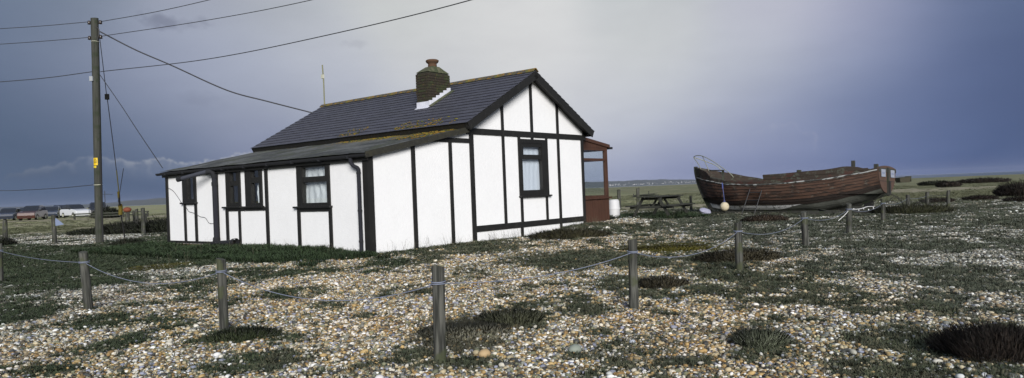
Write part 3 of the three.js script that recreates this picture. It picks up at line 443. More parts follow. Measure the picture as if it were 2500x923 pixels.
// chimney
{
  const ch = part('chimney', house), x0 = 4.15, x1 = 5.01, z0 = -2.31, z1 = -2.76, top = 4.62, bot = 3.3, bh = 0.065, pitch = 0.073;
  mesh('core', boxG(x0 + 0.012, x1 - 0.012, bot, top - 0.01, z1 + 0.012, z0 - 0.012), M.mortar, ch);
  let r = 0;
  for (let y = bot + 0.12; y + bh < top + 0.01; y += pitch, r++) {
    const grow = y > top - 0.62 && y < top - 0.08 ? 0.012 : 0;
    const X0 = x0 - grow, X1 = x1 + grow, Z0 = z0 + grow, Z1 = z1 - grow;
    const L = 0.215, stag = (r % 2) * L / 2;
    const cut = (a, b) => { const o = []; let p = a, q = a + (stag || L); while (p < b - 0.02) { o.push([p, Math.min(q, b)]); p = q; q += L; } return o; };
    for (const [a, b] of cut(X0, X1)) for (const zz of [[Z0 - 0.1, Z0], [Z1, Z1 + 0.1]]) mesh('brick', boxG(a + 0.004, b - 0.004, y, y + bh, zz[0], zz[1] + (zz[1] === Z0 ? 0.004 * hash(r, a * 99 | 0) : 0)), M.brick[(r * 7 + (a * 31 | 0)) % 3], ch);
    for (const [a, b] of cut(Z1 + 0.101, Z0 - 0.101)) for (const xx of [[X0, X0 + 0.1], [X1 - 0.1, X1]]) mesh('brick', boxG(xx[0] - (xx[0] === X0 ? 0.004 * hash(r, 7) : 0), xx[1], y, y + bh, a + 0.004, b - 0.004), M.brick[(r * 5 + 1 + (a * 31 | 0) + 90) % 3], ch);
  }
  // mortar slope and the pot
  const cx = (x0 + x1) / 2, cz = (z0 + z1) / 2, fl = new MB(), t0 = top + 0.005, t1 = top + 0.19, s = 0.135;
  const lo = [[x0 - 0.005, t0, z0 + 0.005], [x1 + 0.005, t0, z0 + 0.005], [x1 + 0.005, t0, z1 - 0.005], [x0 - 0.005, t0, z1 - 0.005]], hi = [[cx - s, t1, cz + s], [cx + s, t1, cz + s], [cx + s, t1, cz - s], [cx - s, t1, cz - s]];
  mesh('mortar_cap', fl.hex([...lo, ...hi]).geo(), M.flaunch, ch);
  mesh('chimney_pot', new THREE.LatheGeometry([[0.1, 0], [0.13, 0.02], [0.125, 0.08], [0.12, 0.12], [0.165, 0.15], [0.185, 0.19], [0.185, 0.215], [0.15, 0.235], [0.1, 0.225], [0.095, 0.08]].map(p => new THREE.Vector2(...p)), 18).translate(cx, t1 - 0.03, cz), M.clay, ch);
  // lead: apron in front, steps up the flank
  const up = x => roofH(x) + 0.03, fls = new MB();
  fls.hex([[x0 - 0.09, up(x0 - 0.09), z0 + 0.04], [x0 + 0.0, up(x0), z0 + 0.04], [x0, up(x0), z1 - 0.02], [x0 - 0.09, up(x0 - 0.09), z1 - 0.02], [x0 - 0.09, up(x0 - 0.09) + 0.008, z0 + 0.04], [x0, up(x0) + 0.008, z0 + 0.04], [x0, up(x0) + 0.008, z1 - 0.02], [x0 - 0.09, up(x0 - 0.09) + 0.008, z1 - 0.02]]);
  fls.box(x0 - 0.012, x0 - 0.006, up(x0) - 0.02, up(x0) + 0.15, z1 - 0.008, z0 + 0.012);
  mesh('lead_flashing', fls.geo(), M.lead, ch);
  for (let k = 0; k < 6; k++) { const a = x0 + k * 0.145, b = Math.min(x1 + 0.02, a + 0.15), h = up(b) + 0.11; mesh('lead_flashing', new MB().hex([[a, up(a) - 0.03, z0 + 0.018 + 0.001 * k], [b, up(b) - 0.03, z0 + 0.018 + 0.001 * k], [b, up(b) - 0.03, z0 + 0.013], [a, up(a) - 0.03, z0 + 0.013], [a, h - 0.02, z0 + 0.018 + 0.001 * k], [b, h, z0 + 0.018 + 0.001 * k], [b, h, z0 + 0.013], [a, h - 0.02, z0 + 0.013]]).geo(), M.lead, ch); }
  const sk = new MB(); sk.hex([[x0, up(x0), z0 + 0.14], [x1 + 0.05, up(x1 + 0.05), z0 + 0.14], [x1 + 0.05, up(x1 + 0.05), z0 + 0.02], [x0, up(x0), z0 + 0.02], [x0, up(x0) + 0.01, z0 + 0.14], [x1 + 0.05, up(x1 + 0.05) + 0.01, z0 + 0.14], [x1 + 0.05, up(x1 + 0.05) + 0.03, z0 + 0.02], [x0, up(x0) + 0.03, z0 + 0.02]]);
  mesh('mortar_fillet', sk.geo(), M.flaunch, ch);
}
// aerial pole at the far end of the ridge
mesh('aerial_pole', tube([[RX, 4.4, -8.98], [RX, 4.9, -8.98], [RX + 0.015, 5.3, -9.0], [RX, 5.9, -9.02]], 0.022, 12, 8), std({ color: lin(0.2, 0.2, 0.11), roughness: 0.9 }), house);
mesh('aerial_bracket', boxG(RX - 0.05, RX + 0.03, 5.42, 5.56, -9.05, -8.97), M.steel, house);

// glazed porch behind the gable
{
  const po = part('porch', house), z0 = -0.3, z1 = -3.3, xa = 8.235, xb = 10.1, pr = x => 2.86 - (x - xa) * 0.135;
  for (let i = 0; i < 15; i++) { const a = xa + i * (xb - xa) / 15, b = a + (xb - xa) / 15 - 0.004; mesh('board', boxG(a, b, 0.06, 0.88, z0 - 0.03, z0 + 0.002 * (i % 3)), M.porch, po); }
  for (let i = 0; i < 24; i++) { const a = z1 + i * (z0 - 0.04 - z1) / 24; mesh('board', boxG(xb - 0.03, xb + 0.002 * (i % 3), 0.06, 0.88, a, a + (z0 - 0.04 - z1) / 24 - 0.004), M.porch, po); }
  mesh('plinth', boxG(xa, xb - 0.01, -0.1, 0.06, z1, z0 - 0.01), M.dark, po);
  mesh('sill', boxG(xa, xb + 0.08, 0.882, 0.93, z0 - 0.06, z0 + 0.07), M.porch, po); mesh('sill', boxG(xb - 0.05, xb + 0.08, 0.882, 0.93, z1, z0 - 0.062), M.porch, po);
  mesh('post', boxG(xb - 0.12, xb, 0.932, 2.5, z0 - 0.1, z0), M.porch, po); mesh('post', boxG(xa, xa + 0.07, 0.932, 2.5, z0 - 0.08, z0 - 0.004), M.porch, po);
  for (const zz of [-1.75, z1 + 0.1]) mesh('post', boxG(xb - 0.1, xb - 0.002, 0.932, 2.48, zz - 0.1, zz), M.porch, po);
  const rail = (h0, h1) => { mesh('rail', boxG(xa + 0.071, xb - 0.121, h0, h1, z0 - 0.08, z0 - 0.006), M.porch, po); mesh('rail', boxG(xb - 0.08, xb - 0.006, h0, h1, -1.648, z0 - 0.101), M.porch, po); mesh('rail', boxG(xb - 0.08, xb - 0.006, h0, h1, z1 + 0.1, -1.852), M.porch, po); };
  rail(0.932, 0.99); rail(2.09, 2.16); rail(2.41, 2.49);
  for (const [h0, h1] of [[0.985, 2.095], [2.155, 2.415]]) { mesh('pane', boxG(xa + 0.06, xb - 0.11, h0, h1, z0 - 0.045, z0 - 0.04), M.glass, po); mesh('pane', boxG(xb - 0.045, xb - 0.04, h0, h1, -1.66, z0 - 0.09), M.glass, po); mesh('pane', boxG(xb - 0.045, xb - 0.04, h0, h1, z1 + 0.09, -1.84), M.glass, po); }
  for (let i = 0; i < 15; i++) { const a = xa + i * (xb - xa) / 15, b = a + (xb - xa) / 15 - 0.004, q = x => pr(x) - 0.06; mesh('board', new MB().hex([[a, 2.492, z0 + 0.002 * (i % 3)], [b, 2.492, z0 + 0.002 * (i % 3)], [b, 2.492, z0 - 0.03], [a, 2.492, z0 - 0.03], [a, q(a), z0 + 0.002 * (i % 3)], [b, q(b), z0 + 0.002 * (i % 3)], [b, q(b), z0 - 0.03], [a, q(a), z0 - 0.03]]).geo(), M.porch, po); }
  const rs = (a, b, d0, d1, za, zb, m, n) => mesh(n, new MB().hex([[a, pr(a) + d0, za], [b, pr(b) + d0, za], [b, pr(b) + d0, zb], [a, pr(a) + d0, zb], [a, pr(a) + d1, za], [b, pr(b) + d1, za], [b, pr(b) + d1, zb], [a, pr(a) + d1, zb]]).geo(), m, po);
  rs(xa, xb + 0.1, -0.055, 0, z0 + 0.02, z1 - 0.03, std({ color: lin(0.07, 0.055, 0.05), roughness: 0.8 }), 'porch_roof');
  rs(xa + 0.002, xb + 0.11, -0.09, 0.012, z0 + 0.045, z0 + 0.021, M.porch, 'verge_board');
  mesh('gutter', boxG(xb + 0.1, xb + 0.2, 2.46, 2.53, z1 - 0.05, z0 + 0.09), M.plastic, po);
  mesh('end_wall', boxG(xa, xb - 0.13, 0.0, 2.5, z1 - 0.02, z1 + 0.04), M.porch, po);
  mesh('downpipe', cyl(0.03, 0.03, 1.5, 8).translate(xb + 0.04, 1.72, z0 - 0.12), M.plastic, po);
  mesh('overflow_pipe', boxG(8.235, 8.29, 2.66, 2.78, -0.12, -0.03), M.steel, house);
}
{ // rounded chair back standing in the porch
  const c = thing('porch_chair', 'dark rounded chair back seen through the porch glass', 'chair', [0, 0, 0]);
  const p = new THREE.Vector3(9.05, 0, -0.75).applyAxisAngle(new THREE.Vector3(0, 1, 0), HTURN); c.position.set(HC[0] + p.x, 0.06, HC[2] + p.z); c.rotation.y = HTURN;
  const m = std({ color: lin(0.02, 0.022, 0.035), roughness: 0.6 });
  const sh = new THREE.Shape(); sh.moveTo(-0.2, 0); sh.lineTo(-0.2, 0.5); sh.quadraticCurveTo(-0.18, 0.66, 0, 0.67); sh.quadraticCurveTo(0.18, 0.66, 0.2, 0.5); sh.lineTo(0.2, 0);
  mesh('backrest', metricUV(new THREE.ExtrudeGeometry(sh, { depth: 0.03, bevelSize: 0.01, bevelThickness: 0.01 }).translate(0, 0.42, 0)), m, c);
  mesh('seat', boxG(-0.21, 0.21, 0.4, 0.45, -0.42, 0.02), m, c);
  for (const [x, z] of [[-0.19, 0], [0.19, 0], [-0.19, -0.4], [0.19, -0.4]]) mesh('leg', cyl(0.015, 0.015, 0.4, 6).translate(x, 0.2, z), M.wire, c);
}

// ------------------------------------------------------------------ rope fence of short wooden posts
function postGeo(r, h, seed, lean = [0, 0], tilt = 0.0) {
  const n = 14, rows = [[-0.25, 1.02], [0, 1.03], [0.2, 1], [0.5, 0.985], [0.8, 0.97], [1, 0.955]], pos = [], uv = [], idx = [];
  for (const [j, [t, k]] of rows.entries()) for (let i = 0; i <= n; i++) {
    const a = (i % n) / n * 2 * Math.PI, rr = r * k * (1 + 0.07 * (vn(Math.cos(a) * 2 + seed * 9, Math.sin(a) * 2 + t * 3) - 0.5) * 2);
    pos.push(Math.cos(a) * rr + lean[0] * t, t * h + (j === rows.length - 1 ? tilt * Math.cos(a + seed) * r : 0), Math.sin(a) * rr + lean[1] * t); uv.push(i / n * 2 * Math.PI * r, t * h + seed * 0.37);
  }
  for (let j = 0; j < rows.length - 1; j++) for (let i = 0; i < n; i++) { const p = j * (n + 1) + i; idx.push(p, p + n + 1, p + 1, p + 1, p + n + 1, p + n + 2); }
  const c = pos.length / 3, top = (rows.length - 1) * (n + 1); pos.push(lean[0], h + 0.002, lean[1]); uv.push(0.1, 0.1); for (let i = 0; i < n; i++) idx.push(c, top + i + 1, top + i);
  const g = new THREE.BufferGeometry(); g.setAttribute('position', new THREE.Float32BufferAttribute(pos, 3)); g.setAttribute('uv', new THREE.Float32BufferAttribute(uv, 2)); g.setIndex(idx);
  const g2 = g.toNonIndexed(); g2.computeVertexNormals();
  // smooth the sides
  const p = g2.attributes.position, nn = g2.attributes.normal; for (let i = 0; i < p.count; i++) if (Math.abs(nn.getY(i)) < 0.5) { const x = p.getX(i) - lean[0] * p.getY(i) / h, z = p.getZ(i) - lean[1] * p.getY(i) / h, l = Math.hypot(x, z) || 1; nn.setXYZ(i, x / l, 0, z / l); }
  return g2;
}
const fencePosts = [   // x, z, height, radius, lean x, label
  [-8.9, -12.47, 0.66, 0.045, 0, 'weathered fence post at the far left edge of the picture'],
  [-5.25, -8.85, 0.71, 0.052, -0.04, 'leaning grey fence post in front of the utility pole'],
  [-2.88, -7.09, 0.7, 0.045, -0.01, 'slim grey fence post in front of the two narrow windows'],
  [-0.59, -5.42, 0.72, 0.048, 0.01, 'tallest nearest fence post standing in the foreground shingle'],
  [1.21, -7.43, 0.715, 0.048, 0.01, 'grey fence post in the shingle below the picnic table'],
  [3.17, -10.19, 0.67, 0.054, 0, 'fence post with a dark heather bush at its side'],
  [5.38, -13.31, 0.65, 0.06, -0.01, 'fence post in front of the middle of the wooden boat'],
  [7.5, -16.13, 0.67, 0.058, 0.02, 'fence post with loose rope ends tied to it before the boat'],
  [10.02, -19.53, 0.61, 0.058, 0.01, 'fence post just below the stern of the wooden boat'],
  [13.11, -23.9, 0.6, 0.064, -0.01, 'dark fence post among brambles, nearest the boat stern'],
  [13.92, -24.22, 0.65, 0.058, 0.02, 'dark fence post between two others right of the boat'],
  [14.06, -23.3, 0.71, 0.056, 0.03, 'last dark fence post on the far right of the row']];
fencePosts.forEach(([x, z, h, r, lx, label], i) => {
  const y = rise(x, z), t = thing('fence_post', label, 'post', [x, y, z], 0, 'posts of the low rope fence');
  mesh('shaft', postGeo(r, h, i + 1, [lx, 0.01 * Math.sin(i * 3)], 0.25), M.post[i % 3], t);
  if (i < 9) for (let k = 0; k < 2; k++) { const w = new THREE.TorusGeometry(r * 1.06 + 0.003, 0.0045, 5, 20); w.rotateX(Math.PI / 2 + 0.06 * (k ? 1 : -1)); w.translate(lx * 0.82, h * (0.815 + 0.025 * k), 0); mesh('rope_turn', w, M.rope, t); }
});
const sagLabels = ['rope span from the left edge to the leaning post', 'rope span sagging between the leaning post and the slim post', 'rope span sagging low to the nearest foreground post', 'rope span rising from the nearest post past the grass patch', 'rope span sagging over the mossy patch to the heather post', 'faint rope span from the heather post towards the boat', 'rope span between the two posts in front of the boat', 'rope span with loose ends below the boat stern', 'rope span from below the stern to the brambles', 'rope span between the dark bramble posts', 'short rope span at the right end of the fence'];
const sags = [0.04, 0.18, 0.2, 0.08, 0.17, 0.14, 0.12, 0.12, 0.1, 0.05, 0.03];
for (let i = 0; i < fencePosts.length - 1; i++) {
  const [xa, za, ha, , la] = fencePosts[i], [xb, zb, hb, , lb] = fencePosts[i + 1], pts = [];
  for (let k = 0; k <= 12; k++) { const t = k / 12; pts.push([mix(xa + la * 0.8, xb + lb * 0.8, t), mix(rise(xa, za) + ha * 0.82, rise(xb, zb) + hb * 0.82, t) - 4 * sags[i] * t * (1 - t), mix(za, zb, t)]); }
  tag(mesh('fence_rope', tube(pts, 0.0037, 48, 6), M.rope), sagLabels[i], 'rope', 'spans of the rope fence');
}
{
  const t = thing('rope_tangle', 'loose frayed pale rope ends hanging by the boat stern', 'rope', [7.52, 0.52, -16.1]);
  mesh('strand', tube([[0, 0.02, 0], [-0.14, -0.1, 0.05], [-0.3, -0.22, 0.08]], 0.007, 12, 5), M.white, t);
  mesh('strand', tube([[0, 0.02, 0], [0.2, 0.02, 0.02], [0.45, 0.06, -0.1], [0.7, 0.05, -0.3]], 0.006, 16, 5), M.white, t);
  for (let k = 0; k < 5; k++) mesh('knot', new THREE.IcosahedronGeometry(0.013, 1).scale(1, 1.5, 1).translate(0.1 + k * 0.13, 0.02 - 0.03 * (k % 2), -0.02 - 0.04 * k), M.white, t);
}
// posts further off
const farPosts = [[-16.38, -25.71, 1.0, 0.08, 'thin pale post with a blue rag, left of the utility pole'], [-20.72, -29.37, 0.85, 0.09, 'low pale post at the far left by the track'], [-16.52, -31.69, 1.05, 0.07, 'post with a dark cap, left of the gap by the bungalow'], [-15.46, -30.14, 1.1, 0.08, 'pale square-cut post close to the bungalow corner'], [-16.0, -31.4, 0.85, 0.05, 'short grey stake between the pair of posts'], [-26.5, -50.5, 0.85, 0.12, 'lone stump post on the pale shingle beyond the bramble'],
  [5.73, -38.69, 1.05, 0.1, 'slim pale fence post behind the porch and barrel'], [7.4, -42.5, 1.1, 0.1, 'slim fence post standing behind the picnic table'], [8.05, -32.54, 0.66, 0.06, 'short post between the picnic table and the boat']];
farPosts.forEach(([x, z, h, r, label], i) => { const y = rise(x, z), t = thing('wooden_post', label, 'post', [x, y, z]); mesh('shaft', postGeo(r, h, i + 30, [0.02 * Math.sin(i * 2), 0], 0.3), M.post[(i + 1) % 3], t); if (i === 0) mesh('rag', new MB().tri([0.06, 0.92, 0.02], [0.09, 0.62, 0.05], [0.36, 0.66, 0]).tri([0.06, 0.92, 0.0], [0.36, 0.66, -0.01], [0.09, 0.62, 0.02]).geo(), std({ color: lin(0.16, 0.2, 0.3), roughness: 0.9 }), t); });

// ------------------------------------------------------------------ utility pole, its wires and stay
{
  const p = thing('utility_pole', 'tall wooden utility pole with yellow warning plate left of the bungalow', 'pole', [-14.08, rise(-14.08, -24.5), -24.5]);
  const g = postGeo(0.125, 7.66, 77, [0.12, 0], 0.05); mesh('shaft', g, M.pole, p);
  const tip = y => 0.12 * y / 7.66;
  for (const [y, s] of [[7.52, -1], [7.0, -1], [7.52, 1], [7.02, 1]]) {
    const ins = part('insulator', p), x = tip(y) + s * 0.19;
    mesh('spindle', tube([[tip(y) + s * 0.08, y - 0.03, 0], [x, y - 0.03, 0]], 0.016, 2, 6), M.wire, ins);
    mesh('bell', new THREE.LatheGeometry([[0.02, -0.07], [0.06, -0.06], [0.045, -0.02], [0.06, 0], [0.04, 0.03], [0.05, 0.05], [0.0, 0.07]].map(q => new THREE.Vector2(...q)), 10).translate(x, y, 0), std({ color: lin(0.03, 0.022, 0.02), roughness: 0.3 }), ins);
  }
  mesh('junction_box', boxG(tip(5.58) - 0.12, tip(5.58) - 0.01, 5.5, 5.66, 0.1, 0.19), std({ color: lin(0.3, 0.32, 0.34), roughness: 0.6 }), p);
  mesh('cable_run', tube([[tip(1) + 0.13, 0.05, 0.05], [tip(3) + 0.125, 3.1, 0.05]], 0.028, 4, 6), M.dark, p);
  mesh('cable_run', tube([[tip(6.9) + 0.1, 6.9, 0.05], [tip(7.2) + 0.16, 7.1, 0.06], [tip(7.3) + 0.14, 7.3, 0.05], [tip(7.3) + 0.05, 7.35, 0.1]], 0.02, 12, 6), M.wire, p);
  mesh('binding', new THREE.TorusGeometry(0.128, 0.012, 5, 20).rotateX(Math.PI / 2 + 0.1).translate(tip(1.98), 2.0, 0), M.steel, p);
  mesh('binding', new THREE.TorusGeometry(0.118, 0.01, 5, 20).rotateX(Math.PI / 2 - 0.15).translate(tip(6.9), 6.85, 0), M.steel, p);
  // warning plate: yellow, black triangle with a bolt, a small plate below
  const c = document.createElement('canvas'); c.width = 128; c.height = 256; const x = c.getContext('2d');
  x.fillStyle = '#d8b400'; x.fillRect(0, 0, 128, 256); x.strokeStyle = '#111'; x.lineWidth = 9; x.beginPath(); x.moveTo(64, 28); x.lineTo(112, 120); x.lineTo(16, 120); x.closePath(); x.stroke();
  x.fillStyle = '#111'; x.beginPath(); x.moveTo(70, 50); x.lineTo(50, 92); x.lineTo(64, 90); x.lineTo(56, 114); x.lineTo(80, 80); x.lineTo(66, 82); x.closePath(); x.fill();
  x.fillRect(16, 140, 96, 8); x.fillRect(22, 156, 84, 8); x.fillRect(16, 172, 96, 8);
  const ct = new THREE.CanvasTexture(c); ct.colorSpace = THREE.SRGBColorSpace;
  const pl = new THREE.CylinderGeometry(0.13, 0.13, 0.25, 12, 1, true, -0.75, 1.25); pl.translate(tip(2.75), 2.78, 0); mesh('warning_plate', pl, std({ map: ct, roughness: 0.5 }), p);
  const pl2 = new THREE.CylinderGeometry(0.13, 0.13, 0.07, 10, 1, true, -0.75, 0.9); pl2.translate(tip(2.6), 2.6, 0); mesh('number_plate', pl2, std({ color: lin(0.6, 0.45, 0.02), roughness: 0.5 }), p);
}
const PY = rise(-14.08, -24.5);
for (const [label, r, pts] of [
  ['upper power line leaving the pole top towards the right', 0.011, [[-13.72, 7.52, -24.45], [-11.16, 7.39, -23.0], [-8.94, 7.37, -21.8], [-3.45, 7.33, -18.5], [3, 7.6, -14]]],
  ['second power line leaving the pole towards the upper right', 0.011, [[-13.74, 7.02, -24.45], [-9.43, 6.95, -22.6], [-5.3, 6.7, -19.8], [0.7, 6.75, -16.1], [6, 7.1, -12]]],
  ['lowest line crossing the sky above the bungalow roof', 0.013, [[-13.8, 5.82, -24.45], [-9.51, 5.75, -22.7], [-4.82, 5.65, -19.5], [-0.77, 5.65, -16.5], [3.45, 5.75, -12.8], [8, 6.3, -8]]],
  ['upper power line running off the left edge from the pole', 0.011, [[-14.15, 7.54, -24.5], [-15.85, 7.54, -24.8], [-17.5, 7.55, -25], [-22.3, 7.65, -25.6], [-32, 8.1, -27]]],
  ['second power line running off the left edge from the pole', 0.011, [[-14.17, 7.01, -24.5], [-15.8, 6.99, -24.7], [-17.6, 7.01, -25], [-22.4, 7.08, -25.6], [-32, 7.5, -27]]],
  ['third line with tape joints running off the left edge', 0.013, [[-14.05, 5.82, -24.4], [-15.95, 5.76, -24.9], [-17.7, 5.74, -25.2], [-22.7, 5.76, -26], [-32, 6.0, -27.5]]],
  ['low drooping line from the pole over the parked cars', 0.012, [[-14.1, 1.99, -24.4], [-16.4, 1.965, -26], [-18.5, 1.97, -27], [-21.3, 2.07, -30], [-30, 2.5, -37]]],
  ['thick service cable sagging from the pole to the slate roof', 0.022, [[-13.75, 7.17, -24.42], [-12.6, 6.52, -24.46], [-11.45, 5.97, -24.5], [-9.48, 5.0, -24.55], [-8.25, 4.62, -24.6], [-6.75, 4.18, -24.75]]],
  ['thin cable dropping from the pole to the lean-to corner', 0.012, [[-13.8, 5.71, -24.4], [-12.7, 4.55, -23.6], [-11.6, 3.55, -22.5], [-10.15, 2.3, -21.0]]]]) tag(mesh('overhead_wire', tube(pts, r, 60, 5), M.wire), label, 'wire', 'wires strung from the utility pole');
{
  const s = thing('stay_wire', 'stay wire with insulator and yellow guards beside the utility pole', 'stay wire', [0, 0, 0]);
  mesh('strand', tube([[-13.8, 7.15, -24.45], [-14.13, 5.2, -25.35]], 0.012, 4, 5), M.wire, s); mesh('strand', tube([[-14.13, 5.0, -25.4], [-14.42, 2.78, -26.3], [-14.58, 1.33, -26.8]], 0.014, 8, 5), M.wire, s);
  mesh('strain_insulator', new THREE.CylinderGeometry(0.075, 0.075, 0.19, 10).translate(-14.13, 5.1, -25.38), M.dark, s);
  mesh('guard', tube([[-14.44, 2.55, -26.38], [-14.53, 1.75, -26.65]], 0.02, 4, 6), std({ color: lin(0.12, 0.11, 0.03), roughness: 0.6 }), s);
  mesh('guard', tube([[-14.52, 1.76, -26.6], [-14.56, 1.52, -26.7]], 0.045, 2, 8), std({ color: lin(0.16, 0.12, 0.01), roughness: 0.7 }), s);
  mesh('turnbuckle', tube([[-14.53, 1.56, -26.65], [-14.62, 1.0, -26.85]], 0.035, 4, 8), M.dark, s);
  mesh('guard', tube([[-14.56, 1.28, -26.75], [-14.57, 1.2, -26.8], [-14.6, 0.92, -26.83]], 0.075, 4, 8), std({ color: lin(0.16, 0.12, 0.01), roughness: 0.7 }), s);
  mesh('anchor_rod', tube([[-14.6, 0.95, -26.85], [-14.62, 0.05, -27.1]], 0.03, 6, 6), M.dark, s);
  mesh('rod', tube([[-14.3, 2.62, -26.6], [-14.55, 1.4, -26.62]], 0.012, 4, 5), M.dark, s);
}

// ------------------------------------------------------------------ picnic table
{
  const t = thing('picnic_table', 'dark weathered wooden picnic table with attached benches on the grass', 'picnic table', [5.75, 0.0, -28.0], 0);
  // A-frames stand across the table, benches along it; long axis u, across v
  const ax = new THREE.Vector3(1.75, 0, -2.2).normalize(), ac = new THREE.Vector3(0.86, 0, 0.52).normalize();
  const P = (u, v, y) => [(ax.x * u + ac.x * v) * 1.12, y * 1.06, (ax.z * u + ac.z * v) * 1.12];
  const W = std({ roughness: 0.9, map: tex(128, 128, (u, v) => { const n = pg(u, v, 20, 3, 5), f = pg(u, v, 5, 5, 2); return mix3([0.012, 0.013, 0.01], [0.038, 0.04, 0.032], n * 0.7 + f * 0.3); }, { tile: 0.6 }) });
  for (let k = 0; k < 5; k++) { const v = -0.31 + k * 0.155; mesh('tabletop_plank', new MB().bar(P(-1.0, v, 0.76 + 0.004 * (k % 2)), P(1.0, v, 0.76 + 0.004 * (k % 2)), 0.142, 0.04).geo(), W, t); }
  for (const s of [-1, 1]) for (let k = 0; k < 2; k++) { const v = s * (0.6 + k * 0.135); mesh('bench_plank', new MB().bar(P(-1.0, v, 0.44), P(1.0, v, 0.44), 0.125, 0.045).geo(), W, t); }
  for (const u of [-0.72, 0.72]) {
    for (const s of [-1, 1]) mesh('leg', new MB().bar(P(u, s * 0.66, 0), P(u, s * 0.27, 0.74), 0.05, 0.1, [ac.x, 0, ac.z]).geo(), W, t);
    mesh('crosspiece', new MB().bar(P(u + 0.055, -0.78, 0.385), P(u + 0.055, 0.78, 0.385), 0.045, 0.095).geo(), W, t);
    mesh('crosspiece', new MB().bar(P(u + 0.055, -0.36, 0.69), P(u + 0.055, 0.36, 0.69), 0.045, 0.09).geo(), W, t);
    mesh('brace', new MB().bar(P(u + (u < 0 ? 0.1 : -0.1), 0, 0.4), P(u + (u < 0 ? 0.5 : -0.5), 0, 0.72), 0.045, 0.08).geo(), W, t);
  }
}
{
  const b = thing('barrel', 'white plastic barrel beside the brown porch', 'barrel', [4.02, rise(4.02, -28.6), -28.6]);
  const m = std({ color: lin(0.6, 0.6, 0.61), roughness: 0.6 }); b.scale.setScalar(0.9);
  mesh('drum', new THREE.LatheGeometry([[0, 0], [0.23, 0], [0.25, 0.03], [0.25, 0.36], [0.265, 0.38], [0.27, 0.42], [0.25, 0.45], [0.235, 0.74], [0.2, 0.77], [0, 0.77]].map(q => new THREE.Vector2(...q)), 20), m, b);
  mesh('lid', new THREE.CylinderGeometry(0.2, 0.2, 0.04, 18).translate(0, 0.785, 0), m, b);
  tag(mesh('fallen_board', new MB().bar([4.2, 0.06, -28.2], [4.85, 0.07, -27.75], 0.1, 0.03).geo(), std({ color: lin(0.4, 0.42, 0.4), roughness: 0.8 })), 'pale board lying in the grass by the barrel', 'board');
}

